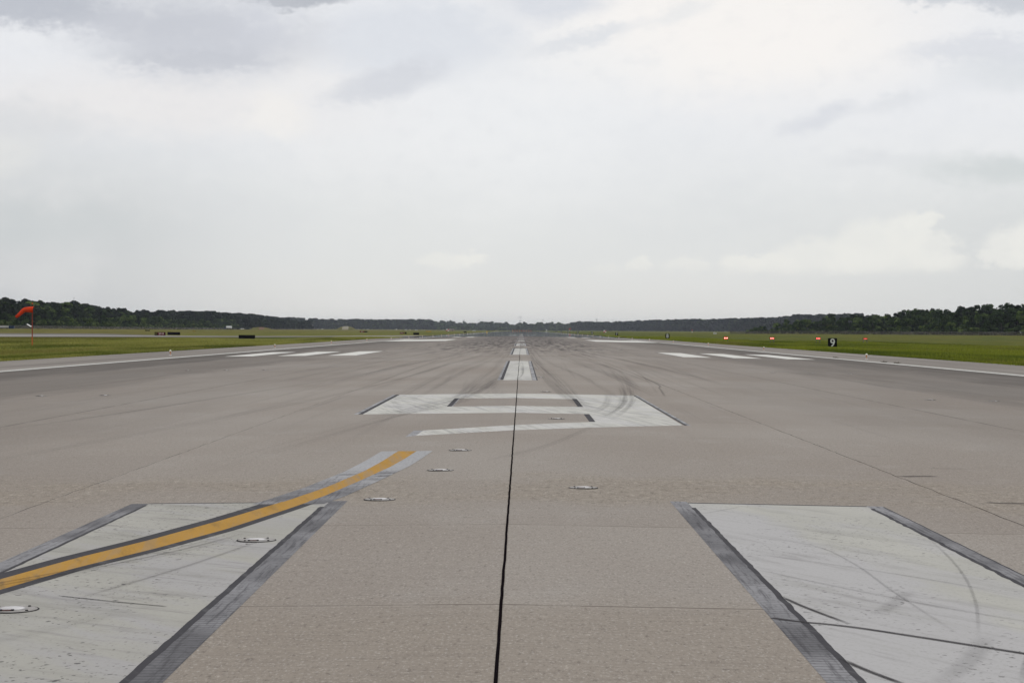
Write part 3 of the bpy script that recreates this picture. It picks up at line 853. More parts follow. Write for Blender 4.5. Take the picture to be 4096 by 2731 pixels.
guidance_sign(-98.2, 541, 2.95, 0.95, [(0.30, SIGNBLACK, 'S7', SIGNGOLD), (0.62, SIGNRED, '27-9', SIGNWHITE)], 'low red sign reading 27-9 with black S7 panel beside the far taxiway', z=-0.52)
guidance_sign(-101.8, 583, 3.7, 0.95, [], 'low all-black sign back standing next to the red 27-9 sign', z=-0.55)
guidance_sign(-58.7, 426, 3.5, 0.85, [], 'low black sign back alone in the near left grass', z=-0.70, knobs=8)
guidance_sign(-97.1, 1225, 4.77, 0.9, [(0.6, SIGNRED, '27-9', SIGNWHITE)], 'small distant sign, red left half and black right half, left of its nearer twin', knobs=4)
guidance_sign(-55.7, 939, 3.18, 0.9, [(0.58, SIGNRED, '27-9', SIGNWHITE), (0.16, SIGNGOLD, '', None)], 'small dark red sign with black end next to a plain black one by the runway', knobs=4, z=-0.68)
guidance_sign(-40.1, 760, 2.2, 0.95, [], 'squat black sign back close to the left runway edge', knobs=4, z=-0.62)
guidance_sign(-41.2, 1455, 2.2, 0.95, [], 'far black sign back at the left runway edge near the shimmer', knobs=3, z=-0.6)
guidance_sign(-72.4, 1553, 4.48, 0.9, [(1.0, SIGNYEL, '', None)], 'far long yellow sign in the left grass', knobs=3, z=-0.5)
guidance_sign(*on_ground(590, 1325), 2.0, 0.5, [], 'thin black sign back in the far left grass above the 27-9 sign', knobs=3)
guidance_sign(*on_ground(776, 1327), 1.3, 0.45, [(1.0, SIGNYEL, '', None)], 'small low yellow sign in the left grass below the white truck', knobs=2)
guidance_sign(-24.9 - 1.5, 1521, 1.1, 1.1, [(1.0, SIGNYEL, '', None)], 'small square orange-yellow sign at the shimmering far end', knobs=1, z=-0.5)

# ------------------------------------------------------------------ windsock
WS = (-61.4, 250.0)
g0 = gz(*WS)
t = empty('windsock', (WS[0], WS[1], g0))
m_ = MB(); m_.box((0, 0, 0.03), (0.5, 0.5, 0.06)); m_.build('footing', LEGGREY, t)
m_ = MB(); m_.tube([(0, 0, 0.05), (0, 0, 1.25)], [0.075, 0.072], 10); m_.build('lower_pole', POLEB, t)
m_ = MB(); m_.tube([(0, 0, 1.25), (0, 0, 3.4 - g0)], [0.068, 0.06], 10); m_.build('pole', POLE, t)
m_ = MB(); m_.tube([(0, 0, 3.4 - g0), (0, 0, 4.98 - g0)], [0.03, 0.022], 8); m_.build('top_rod', DARKM, t)
m_ = MB(); m_.lathe([(0.06, 0), (0.08, 0.02), (0.08, 0.2), (0.05, 0.25)], (0, 0, 4.48 - g0), 12); m_.build('lantern', POLEB, t)
m_ = MB(); m_.lathe([(0.37, 0), (0.40, 0.02), (0.37, 0.04)], n=20)
ring = m_.mesh('hoop'); ring.transform(Matrix.Translation((0.14, 0, 3.81 - g0)) @ Matrix.Rotation(math.pi / 2, 4, 'Y'))
ring2 = link('hoop', ring, DARKM, t)
m_ = MB()
path = [(0.17, 0, 3.82), (0.0, 0.0, 3.83), (-0.3, -0.03, 3.83), (-0.62, -0.06, 3.82), (-0.9, -0.09, 3.80), (-1.02, -0.1, 3.76), (-1.12, -0.11, 3.68), (-1.28, -0.13, 3.53), (-1.5, -0.15, 3.31), (-1.75, -0.18, 3.08), (-2.02, -0.2, 2.88)]
rads = [0.40, 0.395, 0.37, 0.335, 0.305, 0.29, 0.285, 0.265, 0.235, 0.205, 0.18]
# one fabric cone: skin out, then back inside so that the mouth is open
pts = [(p[0], p[1], p[2] - g0) for p in path]
m_.tube(pts, rads, 20, caps=False)
sock = m_.build('sock', RED, t, True)
sm_ = sock.modifiers.new('thickness', 'SOLIDIFY'); sm_.thickness = 0.012
tag(t, 'orange-red windsock drooping from a red pole with small lantern on top', 'windsock')

# second windsock far down the field
xw, yw = 66.0, 2680.0
t2 = empty('windsock', (xw, yw, gz(xw, yw)))
g2 = gz(xw, yw)
m_ = MB(); m_.tube([(0, 0, 0), (0, 0, 4.6)], 0.09, 6); m_.build('pole', POLE, t2)
m_ = MB(); m_.tube([(0.3, 0, 4.9), (-0.6, 0, 4.7), (-1.5, 0, 3.9), (-2.2, 0, 3.2)], [0.6, 0.55, 0.42, 0.28], 10, caps=False); m_.build('sock', RED, t2)
tag(t2, 'tiny far orange-red windsock before the end wood, right of the runway', 'windsock')

# ------------------------------------------------------------------ approach slope lights
def lamp_mat(name, col, s):
    m, nt, b = newmat(name)
    b.inputs['Base Color'].default_value = (0.25, 0.01, 0.01, 1)
    b.inputs['Emission Color'].default_value = col; b.inputs['Emission Strength'].default_value = s
    return m


def papi(x, y, core, rim, label):
    t = empty('approach_light_unit', (x, y, gz(x, y)))
    zc = 0.24 - gz(x, y)
    m_ = MB(); m_.box((0, 0.45, zc), (0.8, 0.8, 0.28)); m_.build('housing', DARKM, t)
    m_ = MB(); m_.box((0, 0.3, zc + 0.17), (0.9, 1.0, 0.02)); m_.build('hood', DARKM, t)
    cm, rm = lamp_mat('red_lamp_core', (1, 0.33, 0.29, 1), core), lamp_mat('red_lamp_glow', (1, 0.012, 0.008, 1), rim)  # weaker red disc stands in for the glow spreading round each core
    for sx in (-0.25, 0, 0.25):
        m_ = MB(); m_.lathe([(0.11, 0), (0.11, 0.01)], n=16)
        me_ = m_.mesh('lamp'); me_.transform(Matrix.Translation((sx, 0.05, zc)) @ Matrix.Rotation(math.pi / 2, 4, 'X')); lp = link('lamp', me_, rm, t)
        m_ = MB(); m_.lathe([(0.045, 0), (0.045, 0.01)], n=14)
        me_ = m_.mesh('lamp_core'); me_.transform(Matrix.Translation((sx, 0.035, zc)) @ Matrix.Rotation(math.pi / 2, 4, 'X')); link('lamp_core', me_, cm, lp)
    for sx, sy in ((-0.38, 0.15), (0.38, 0.15), (-0.30, 0.75), (0.30, 0.75)):
        m_ = MB(); m_.tube([(sx, sy, -0.05), (sx, sy, zc - 0.15)], 0.035, 6); m_.build('leg', LEGGREY, t)
    return tag(t, label, 'landing light', 'row of red approach slope lights in the right grass')


for x, co_, ri_, lab in ((40.25, 16, 5.0, 'brightest red light box on legs in the grass, farthest from the number 9 sign'), (49.3, 11, 4.2, 'second brightest red light box on legs, middle of the lit three'),
                         (58.35, 7, 3.4, 'lit red light box on legs just left of the number 9 sign'), (67.6, 2.0, 1.0, 'dim red light box on legs right of the number 9 sign')):
    papi(x, 391, co_, ri_, lab)

# ------------------------------------------------------------------ far equipment, vehicles, masts
def localizer():
    y = 3120.0; t = empty('localizer_antenna', (0, y, gz(40, y) + 0.3))
    for k in range(9):
        x = -14 + 3.6 * k
        m_ = MB(); m_.box((x, 0, 1.35), (1.3, 0.5, 0.9)); p = m_.build('antenna_element', REDW if k % 3 else ORANGE, t)
        m_ = MB(); m_.tube([(x, 0, -0.4), (x, 0, 0.9)], 0.1, 6); m_.build('post', POLEB, t)
    m_ = MB(); m_.box((0.4, 0.3, 0.8), (30, 0.12, 0.12)); m_.build('cross_rail', ORANGE, t)
    tag(t, 'row of red and orange antenna elements blurred at the runway end', 'antenna')


localizer()


def shelter(x, y, w, h, label, tan_part=0.0):
    t = empty('equipment_shelter', (x, y, gz(x, y)))
    n = 2
    for i in range(n):
        for j in range(n):
            m_ = MB(); m_.box((-w / 2 + w * (i + .5) / n, 0, h * (j + .5) / n), (w / n - 0.01, w * 0.9, h / n - 0.01)); m_.build('wall', WHITEW if (i + j) % 2 else REDW, t)
    m_ = MB(); m_.box((0, 0, h + 0.06), (w + .2, w + .1, 0.12)); m_.build('roof', WHITEW, t)
    if tan_part:
        m_ = MB(); m_.box((w / 2 + tan_part / 2 + 0.05, 0, h * 0.46), (tan_part, w, h * 0.92)); m_.build('annex', TANW, t)
        m_ = MB(); m_.box((w / 2 + tan_part / 2 + 0.05, -0.1, h * 0.92 + .12), (tan_part + .3, w + .4, 0.22)); m_.build('annex_roof', WHITEW, t)
        m_ = MB(); m_.box((w / 2 + tan_part * 0.7, -w / 2 - 0.03, h * 0.4), (1.0, 0.06, h * 0.8)); m_.build('door', LEGGREY, t)
    return tag(t, label, 'shed')


shelter(92.2, 2200, 2.9, 2.5, 'small red and white chequered shed in the right grass below the far wood')
shelter(-102, 2750, 4.2, 2.9, 'red and white chequered hut joined to a low tan building, left of the shimmer', 7.0)


def mast(x, y, h, kind, label, r=0.35, bz=None):
    t = empty('radio_mast', (x, y, gz(x, y)))
    ks = y / 4800; m_ = MB(); m_.tube([(0, 0, 0), (0, 0, h)], [r, r * 0.6], 8); m_.build('pole', TOWER, t)
    arms = {'cell': [(h - 1, 6.0), (h - 10.5, 4.2)], 'cell_small': [(h - 1, 4.6), (h - 3.4, 3.2), (h - 6.5, 2.6)], 'yagi': [(h - 1.0, 3.2)], 'flat': [(h - .6, 4.4)]}[kind]
    for zz, w in arms:
        w *= ks; zz = h - (h - zz) * ks; m_ = MB(); m_.box((0, 0, zz), (w, 0.4 * ks, 0.5 * ks)); a_ = m_.build('cross_arm', TOWER, t)
        if kind.startswith('cell'):
            for sx in (-w / 2, 0, w / 2):
                m_ = MB(); m_.box((sx, -0.4, zz + 0.2), (0.5 * ks, 0.3 * ks, 2.2 * ks)); m_.build('antenna_panel', TOWER, a_)
        elif kind == 'yagi':
            for sx in (-w / 2, w / 2):
                m_ = MB(); m_.box((sx, 0, zz + 0.7 * ks), (0.25 * ks, 0.25 * ks, 1.9 * ks)); m_.build('antenna_rod', TOWER, a_)
    return tag(t, label, 'radio mast', 'masts rising behind the woods')


def at_dist(px, y): return CAM[0] + (px - 2086) / FPX * y


def ztop(px, py, y):
    return 1.6 + (1319.5 - (py - (px - 2086) * ROLL)) * y / FPX


for px, py, y, kind, lab, r in ((293, 1191, 1500, 'yagi', 'thin mast with forked top above the left wood', 0.14), (2080, 1266, 6900, 'cell', 'tall cell tower with two rings of panels above the runway end', 0.5),
                                (2386, 1275, 6700, 'cell_small', 'cell tower with clustered top right of the runway end', 0.45), (1854, 1279, 6700, 'cell_small', 'stubby mast poking out of the wood left of the runway end', 0.35),
                                (2171, 1278.5, 6900, 'flat', 'mast with flat crossbar just right of the tall cell tower', 0.3), (2451, 1279, 6900, 'flat', 'faint flat-topped mast right of the clustered cell tower', 0.3),
                                (1460, 1272.5, 6300, 'yagi', 'tiny forked mast over the dark left-centre pine stand', 0.3), (1915, 1278.5, 6900, 'flat', 'small flat-topped mast left of the tall cell tower', 0.3)):
    x = at_dist(px, y); mast(x, y, ztop(px, py, y) - gz(x, y), kind, lab, r)


def wheel(parent, x, y, z, r=0.5):
    m_ = MB(); m_.lathe([(r * 0.6, -0.12), (r, -0.1), (r, 0.1), (r * 0.6, 0.12)], n=14)
    me_ = m_.mesh('wheel'); me_.transform(Matrix.Translation((x, y, z)) @ Matrix.Rotation(math.pi / 2, 4, 'X'))
    return link('wheel', me_, DARKM, parent)


# white tank truck, dark van and white car near the wood on the left
def truck(x, y, label):
    t = empty('tank_truck', (x, y, gz(x, y)), 0.1)
    m_ = MB(); m_.tube([(-3.4, 0, 2.2), (-3.2, 0, 2.25), (2.2, 0, 2.25), (2.5, 0, 2.2)], [0.9, 1.35, 1.35, 0.9], 14); m_.build('tank', WHITEW, t, True)
    m_ = MB(); m_.box((-4.6, 0, 1.6), (1.9, 2.3, 2.2)); m_.build('cab', BLUE, t)
    m_ = MB(); m_.box((-4.9, -1.16, 2.1), (1.0, 0.04, 0.7)); m_.build('side_window', LENS, t)
    m_ = MB(); m_.box((-1.0, 0, 0.8), (8.4, 1.1, 0.25)); m_.build('chassis', DARKM, t)
    for wx in (-4.5, 0.6, 1.9):
        for wy in (-1.1, 1.1): wheel(t, wx, wy, 0.5)
    return tag(t, label, 'truck')


truck(-306, 2085, 'white tank truck parked before the left wood')


def car(x, y, body, label, l=4.4, hh=1.5, rz=0.0, name='parked_car'):
    t = empty(name, (x, y, gz(x, y)), rz)
    m_ = MB()
    prof = [(-l / 2, 0.35), (-l / 2, 0.85), (-l * 0.27, 0.98), (-l * 0.13, hh), (l * 0.25, hh), (l * 0.42, 0.98), (l / 2, 0.9), (l / 2, 0.35)]
    n = len(prof); m_.add([(a_, s * 0.88, b_) for s in (-1, 1) for a_, b_ in prof], [tuple(range(n)), tuple(range(2 * n - 1, n - 1, -1))] + [(i, i + n, (i + 1) % n + n, (i + 1) % n) for i in range(n)])
    m_.build('body', body, t)
    m_ = MB(); m_.box((l * 0.06, -0.885, (hh + 0.98) / 2), (l * 0.38, 0.03, (hh - 0.98) * 0.7)); m_.build('side_window', LENS, t)
    for wx in (-l * 0.31, l * 0.31):
        for wy in (-0.8, 0.8): wheel(t, wx, wy, 0.33, 0.33)
    return tag(t, label, 'car', 'vehicles parked far off by the woods')


car(-296, 2085, DARKM, 'dark car just right of the white tank truck', 4.6, 1.6)
car(-291.5, 2075, WHITEW, 'white car between two dark ones by the tank truck', 4.2, 1.5)
car(-287, 2085, DARKM, 'dark car, rightmost of the group by the tank truck', 4.8, 1.6)
car(at_dist(1895, 2900), 2900, WHITEW, 'white car left of the shimmer, right of the tan building', 5.4, 1.9)
car(at_dist(1622, 3000), 3000, WHITEW, 'small white car above the dark red sign with black end', 4.6, 1.6)
car(at_dist(1664, 3000), 3000, WHITEW, 'small white car above the squat black sign', 4.0, 1.6)

# blue container and slatted white trailer at the far left
xb, yb_ = at_dist(44, 880), 880
t = empty('waste_container', (xb, yb_, gz(xb, yb_))); t.scale = (0.61, 0.61, 0.61)
m_ = MB(); m_.box((0, 0, 1.15), (3.7, 2.2, 2.1)); m_.build('container_body', BLUE, t)
for k in range(5):
    m_ = MB(); m_.box((-1.6 + 0.8 * k, -1.14, 1.15), (0.12, 0.08, 2.0)); m_.build('rib', BLUE, t)
m_ = MB(); m_.box((0, 0, 2.25), (3.8, 2.3, 0.08)); m_.build('lid', BLUE, t)
tag(t, 'dark blue steel container standing by the left fence', 'container')
xt = at_dist(11, 882)
t = empty('flatbed_trailer', (xt, 882, gz(xt, 882))); t.scale = (0.58, 0.58, 0.58)
m_ = MB(); m_.box((0, 0, 0.7), (8.6, 2.2, 0.22)); m_.build('bed', DARKM, t)
for k in range(3):
    m_ = MB(); m_.box((0, -1.15, 1.15 + 0.5 * k), (8.6, 0.08, 0.26)); m_.build('side_rail', WHITEW, t)
for k in range(7):
    m_ = MB(); m_.box((-4.2 + 1.4 * k, -1.11, 1.4), (0.1, 0.06, 1.5)); m_.build('stake', LEGGREY, t)
for wx in (-2.4, -1.3, 2.6):
    wheel(t, wx, -0.95, 0.4, 0.4); wheel(t, wx, 0.95, 0.4, 0.4)
tag(t, 'trailer with white slatted sides next to the dark blue container', 'trailer')
xp = at_dist(114, 870)
zp = (ztop(114, 1301, 870) - gz(xp, 870)) / 0.61
t = empty('tilted_panel', (xp, 870, gz(xp, 870))); t.scale = (0.61, 0.61, 0.61)
m_ = MB(); m_.box((0, 0, zp), (3.6, 1.6, 0.28), 0, math.radians(30), 0.25); m_.build('panel_face', WHITEW, t)
m_ = MB(); m_.tube([(0, 0.2, 0), (0, 0.2, zp - 0.15)], 0.08, 6); m_.build('post', LEGGREY, t)
tag(t, 'slanted white panel on a post behind the windsock pole', 'panel')
# red and white marker mast and white boxes at right
xm = at_dist(2768, 1900)
t = empty('marker_mast', (xm, 1900, gz(xm, 1900)))
for k, (m0, z0, z1) in enumerate(((WHITEW, 0, 0.9), (REDW, 0.9, 1.8), (WHITEW, 1.8, 2.2), (REDW, 2.2, 3.0))):
    mm_ = MB(); mm_.tube([(0, 0, z0), (0, 0, z1)], 0.22, 8); mm_.build('pole_band', m0, t)
m_ = MB(); m_.box((0, 0, 2.3), (2.0, 0.25, 0.2)); m_.build('cross_arm', REDW, t)
tag(t, 'short red and white banded mast in the right grass', 'mast')
for px, lab in ((2856, 'white utility box by the right fence end, larger of two'), (2863, 'white utility box by the right fence end, smaller of two')):
    xq = at_dist(px, 1270); hq = 1.9 if px == 2856 else 1.5
    t = empty('utility_box', (xq, 1270, gz(xq, 1270))); t.scale = (0.6, 0.6, 0.6)
    m_ = MB(); m_.box((0, 0, hq / 2), (1.3, 1.0, hq)); m_.build('cabinet', WHITEW, t)
    m_ = MB(); m_.box((0, 0, hq + .05), (1.4, 1.1, 0.1)); m_.build('lid', WHITEW, t)
    m_ = MB(); m_.box((0, -.52, hq * .5), (0.5, 0.04, hq * .7)); m_.build('door', LEGGREY, t)
    tag(t, lab, 'utility box')
# weeds growing in the shoulder joint
WEED = simple('dry_weed', (0.10, 0.085, 0.05, 1), 0.9)
for x, y, lab in ((23.45, 148, 'small brown weed at the right stripe below the number 9 sign'), (23.4, 128, 'brown weed left one of two by the right edge stripe'), (23.4, 123.5, 'brown weed right one of two by the right edge stripe')):
    m_ = MB(); r = random.Random(x * 31 + y)
    for k in range(26):
        w = r.random() * 6.28; l = 0.06 + 0.12 * r.random(); bx, by = (r.random() - .5) * .35, (r.random() - .5) * .3
        m_.add([(bx - .02, by, 0), (bx + .02, by, 0), (bx + l * math.cos(w), by + l * math.sin(w), l * (0.4 + r.random() * .5))], [(0, 1, 2)])
    o = m_.build('weed_tuft', WEED); o.location = (x, y, crown(x)); tag(o, lab, 'weed')

# ------------------------------------------------------------------ mounds
EARTH = simple('bare_red_earth', (0.17, 0.095, 0.065, 1), 0.95)
PATHM = simple('pale_bare_track', (0.3, 0.27, 0.2, 1), 0.95)


def mound(px0, px1, y, h, label, patch=None):
    x0, x1 = at_dist(px0, y), at_dist(px1, y)
    m_ = MB(); n = 16; rows = []
    for j in range(9):
        for i in range(n + 1):
            u = i / n; v = j / 8
            rr = random.Random(i * 31 + j * 7)
            z = h * math.sin(math.pi * min(1, u * 1.02)) ** 0.7 * math.sin(math.pi * v) ** 0.8 if 0 < u < 1 and 0 < v < 1 else -0.3
            rows.append((x0 + (x1 - x0) * u, y - 12 + 24 * v, gz(x0, y) + z * (0.9 + 0.15 * rr.random())))
    m_.add(rows, [(j * (n + 1) + i, j * (n + 1) + i + 1, (j + 1) * (n + 1) + i + 1, (j + 1) * (n + 1) + i) for j in range(8) for i in range(n)])
    if patch:
        m_.cur = 0
        for k, f in enumerate(m_.f):
            i = k % n; j = k // n
            if patch[0] <= i <= patch[1] and j <= 4: m_.mi[k] = 1
    return tag(m_.build('hill', [TURF, patch[2] if patch else TURF]), label, kind='structure')


mound(1345, 1425, 3420, 6.2, 'low grassy mound with a pale track beside the left pine stand', (5, 9, PATHM))
mound(990, 1090, 2330, 3.0, 'low earth mound with a red patch before the left wood', (8, 10, EARTH))

# ------------------------------------------------------------------ fences
def chain_material():
    m, nt, b = newmat('chain_link')
    co, x, y, z = coords(nt)
    n = noise(nt, co, (0.05, 0.05, 1.2), detail=4)
    c = mixc(nt, n.sm(0.35, 0.65), (0.05, 0.043, 0.032, 1), (0.085, 0.075, 0.055, 1))
    nt.links.new(c, b.inputs['Base Color']); b.inputs['Roughness'].default_value = 0.8
    t = nt.nodes.new('ShaderNodeBsdfTransparent'); mx = nt.nodes.new('ShaderNodeMixShader')
    f = n.sm(0.3, 0.7, 0.55, 0.8)
    nt.links.new(f.s, mx.inputs[0]); nt.links.new(t.outputs[0], mx.inputs[1]); nt.links.new(b.outputs[0], mx.inputs[2])
    nt.links.new(mx.outputs[0], nt.nodes['Material Output'].inputs['Surface'])
    return m


CHAIN = chain_material()


def fence(pts, h, label, npost):
    t = empty('boundary_fence', (0, 0, 0))
    m_ = MB(); m2 = MB()
    L = [0.0]
    for p, q in zip(pts[:-1], pts[1:]): L.append(L[-1] + math.dist(p, q))

    def along(s):
        for i in range(len(pts) - 1):
            if s <= L[i + 1] + 1e-6:
                k = (s - L[i]) / (L[i + 1] - L[i]); return (pts[i][0] + k * (pts[i + 1][0] - pts[i][0]), pts[i][1] + k * (pts[i + 1][1] - pts[i][1]))
    N = max(40, npost)
    P_ = [along(L[-1] * i / N) for i in range(N + 1)]
    for p, q in zip(P_[:-1], P_[1:]):
        z0, z1 = gz(*p), gz(*q)
        m_.add([(p[0], p[1], z0 - .05), (q[0], q[1], z1 - .05), (q[0], q[1], z1 + h), (p[0], p[1], z0 + h)], [(0, 1, 2, 3)])
        m2.tube([(p[0], p[1], z0 + h + .04), (q[0], q[1], z1 + h + .04)], 0.04, 5)
    m_.build('wire_mesh', CHAIN, t); m2.build('top_rail', LEGGREY, t)
    for i in range(npost + 1):
        p = along(L[-1] * i / npost)
        mp = MB(); mp.tube([(p[0], p[1], gz(*p) - .2), (p[0], p[1], gz(*p) + h + 0.35)], 0.06, 6); mp.build('post', LEGGREY, t)
    return tag(t, label, 'fence')


fence([(-322, 520), (-279, 700), (-256, 810), (-241, 900), (-284, 1600), (-314, 2300), (-334, 2900), (-340, 3300)], 1.5, 'long dark wire fence at the foot of the left wood', 90)
fence([(365, 500), (313, 700), (266, 890), (245, 962), (181, 1176), (136, 1297)], 1.7, 'long brown wire fence at the foot of the right wood', 60)

# ------------------------------------------------------------------ trees
FOL_PINE = foliage_material('pine_foliage', (0.005, 0.010, 0.007, 1), (0.017, 0.028, 0.013, 1), (0.060, 0.088, 0.027, 1))
FOL_LEAF = foliage_material('broadleaf_foliage', (0.006, 0.014, 0.006, 1), (0.027, 0.050, 0.014, 1), (0.115, 0.165, 0.038, 1))
FOL_BUSH = foliage_material('bush_foliage', (0.013, 0.027, 0.009, 1), (0.048, 0.078, 0.022, 1), (0.14, 0.185, 0.055, 1))
BARK = simple('grey_brown_bark', (0.07, 0.055, 0.045, 1), 0.9, var=0.3)


def crown_mesh(kind, h, seed, nq, size):
    """Leaf clumps spread through the crown: verts, quads, tone."""
    r = np.random.default_rng(seed)
    if kind == 'pine':
        n = 15; zc = h * (0.50 + 0.46 * r.random(n) ** 0.8); env = np.sqrt(np.clip(1 - ((zc / h - 0.70) / 0.34) ** 2, 0.08, 1)) * h * 0.20
        crad = h * (0.055 + 0.05 * r.random(n)); fl = 0.75
    elif kind == 'leaf':
        n = 22; zc = h * (0.16 + 0.74 * r.random(n)); env = np.sqrt(np.clip(1 - ((zc / h - 0.50) / 0.52) ** 2, 0.06, 1)) * h * 0.30
        crad = h * (0.09 + 0.07 * r.random(n)); fl = 0.85
    else:
        n = 16; zc = h * (0.12 + 0.68 * r.random(n)); env = np.sqrt(np.clip(1 - ((zc / h - 0.30) / 0.70) ** 2, 0.05, 1)) * h * 0.52
        crad = h * (0.14 + 0.09 * r.random(n)); fl = 0.85
    w = r.random(n) * 2 * np.pi; rad = env * np.sqrt(r.random(n))
    cc = np.stack([rad * np.cos(w), rad * np.sin(w), np.minimum(zc, h - crad * fl)], 1)
    k = r.choice(n, nq, p=crad ** 2 / (crad ** 2).sum())
    d = r.normal(size=(nq, 3)); d /= np.linalg.norm(d, axis=1)[:, None]
    p = cc[k] + d * (crad[k] * (0.55 + 0.5 * r.random(nq)))[:, None] * np.array([1, 1, fl])
    p[:, 2] = np.maximum(p[:, 2], 0.15)
    nrm = d + r.normal(size=(nq, 3)) * 0.35; nrm /= np.linalg.norm(nrm, axis=1)[:, None]
    u = np.cross(nrm, r.normal(size=(nq, 3)) + 1e-3); u /= np.linalg.norm(u, axis=1)[:, None]
    v = np.cross(nrm, u)
    s = (size * (0.6 + 0.8 * r.random(nq)))[:, None]
    q = np.stack([p - u * s * .5 - v * s * .2, p + u * s * .5 - v * s * .35, p + u * s * .35 + v * s * .5, p - u * s * .4 + v * s * .4], 1).reshape(-1, 3)
    f = np.arange(nq * 4).reshape(-1, 4)
    tone = np.clip(r.random(n)[k] * 0.85 + r.random(nq) * 0.15, 0, 1).repeat(4)
    return q, f, tone


def trunk_mesh(kind, h):
    m_ = MB()
    top = {'pine': 0.86, 'leaf': 0.6, 'bush': 0.4}[kind]
    m_.tube([(0, 0, -0.3), (0.05 * h * .1, 0, h * top * .5), (0, 0.01 * h, h * top)], [h * 0.014 + .05, h * .011 + .03, h * .005], 7)
    for k in range(5 if kind != 'bush' else 3):
        z = h * top * (0.45 + 0.1 * k); w = 2.4 * k + 1
        m_.tube([(0, 0, z), (math.cos(w) * h * .11, math.sin(w) * h * .11, z + h * .09)], [h * .005, h * .002], 5)
    return m_.mesh('trunk')


KIND = {'pine': ('pine_tree', FOL_PINE), 'leaf': ('broadleaf_tree', FOL_LEAF), 'bush': ('bush', FOL_BUSH)}
PROTO = {}
for kd, hs in (('pine', 22.0), ('leaf', 14.0), ('bush', 5.0)):
    for s in range(5):
        q, f, tn = crown_mesh(kd, hs, 100 + s * 7 + len(kd), 1500 if kd != 'bush' else 800, {'pine': 0.95, 'leaf': 0.9, 'bush': 0.6}[kd])
        cm_ = npmesh('crown', q, f, {'tone': tn}); cm_.materials.append(KIND[kd][1])
        tm_ = trunk_mesh(kd, hs); tm_.materials.append(BARK)
        PROTO[kd, s] = (cm_, tm_, hs)
PROTOS = [p for p in PROTO]


def add_tree(kd, x, y, h, wscale, label, group):
    cm_, tm_, hs = PROTO[kd, random.randrange(5)]
    nm = KIND[kd][0]
    t = empty(nm, (x, y, gz(x, y)), random.random() * 6.28)
    k = h / hs; t.scale = (k * wscale, k * wscale, k)
    o = bpy.data.objects.new('crown', cm_); COL.objects.link(o); o.parent = t
    o = bpy.data.objects.new('trunk', tm_); COL.objects.link(o); o.parent = t
    return tag(t, label, {'pine': 'pine tree', 'leaf': 'tree', 'bush': 'bush'}[kd], group)


# how high the woods rise along each stretch (photo column -> skyline row), read as real heights at each tree's distance
SKY = [(-400, 1160), (0, 1190), (60, 1195), (130, 1203), (190, 1212), (240, 1208), (300, 1207), (360, 1218), (420, 1228), (500, 1235), (600, 1241), (730, 1243), (880, 1247), (1000, 1254), (1052, 1262), (1100, 1267),
       (1200, 1270), (1300, 1275), (1480, 1277), (1600, 1278), (1700, 1276), (1735, 1280), (1770, 1281), (1830, 1284), (1900, 1285), (2010, 1286), (2060, 1290), (2115, 1287), (2200, 1286), (2300, 1285), (2400, 1287),
       (2510, 1284), (2620, 1279), (2720, 1277), (2860, 1275), (2980, 1272), (3060, 1270), (3120, 1268), (3175, 1259), (3300, 1258), (3400, 1254), (3500, 1255), (3590, 1244), (3670, 1234), (3730, 1236), (3800, 1236),
       (3840, 1223), (3900, 1222), (3945, 1211), (3985, 1222), (4060, 1210), (4096, 1217), (4500, 1190)]


def sky_h(x, y):
    px = 2086 + (x - CAM[0]) / y * FPX
    py = float(np.interp(px, [p[0] for p in SKY], [p[1] for p in SKY]))
    return ztop(px, py, y) - gz(x, y)


rt = random.Random(5)
indiv = []          # (kind, x, y, h, w, side, row)


def line_pts(pts, step, jit):
    out = []
    for p, q in zip(pts[:-1], pts[1:]):
        d = math.dist(p, q); n = int(d / step)
        for i in range(n):
            t_ = (i + rt.random() * 0.6) / n
            out.append((p[0] + (q[0] - p[0]) * t_ + (rt.random() - .5) * jit, p[1] + (q[1] - p[1]) * t_ + (rt.random() - .5) * jit))
    return out


def shift(pts, dx, dy=0): return [(x + dx, y + dy) for x, y in pts]


RL = [(272, 895), (251, 966), (187, 1182), (143, 1302)]         # right wood front, behind the fence
LL = [(-262, 815), (-248, 905), (-292, 1600), (-322, 2300), (-342, 2900), (-348, 3350)]
LOFT = []           # trees that are merged into the wood masses
# right wood: bushes and small trees in front, taller behind
for x, y in line_pts(shift(RL, 3), 9, 3): indiv.append(('bush', x, y, 2.0 + 2.8 * rt.random(), 1.0 + .3 * rt.random(), 'right', 0))
for x, y in line_pts(shift(RL, 9), 9, 5): indiv.append(('leaf' if rt.random() < .8 else 'bush', x, y, min(sky_h(x, y) * .8, (4.0 + 4.2 * rt.random())), 1.0 + .25 * rt.random(), 'right', 1))
for x, y in line_pts(shift(RL[:-1] + [(151, 1280)], 17), 10, 6): indiv.append(('leaf', x, y, sky_h(x, y) * (0.58 + .28 * rt.random()), .95 + .2 * rt.random(), 'right', 2))
for x, y in line_pts(shift([RL[0], RL[1], RL[2], (161, 1255)], 29), 9, 6): indiv.append(('leaf' if rt.random() < .6 else 'pine', x, y, sky_h(x, y) * (0.80 + .24 * rt.random() ** 1.5), .95 + .35 * rt.random(), 'right', 3))
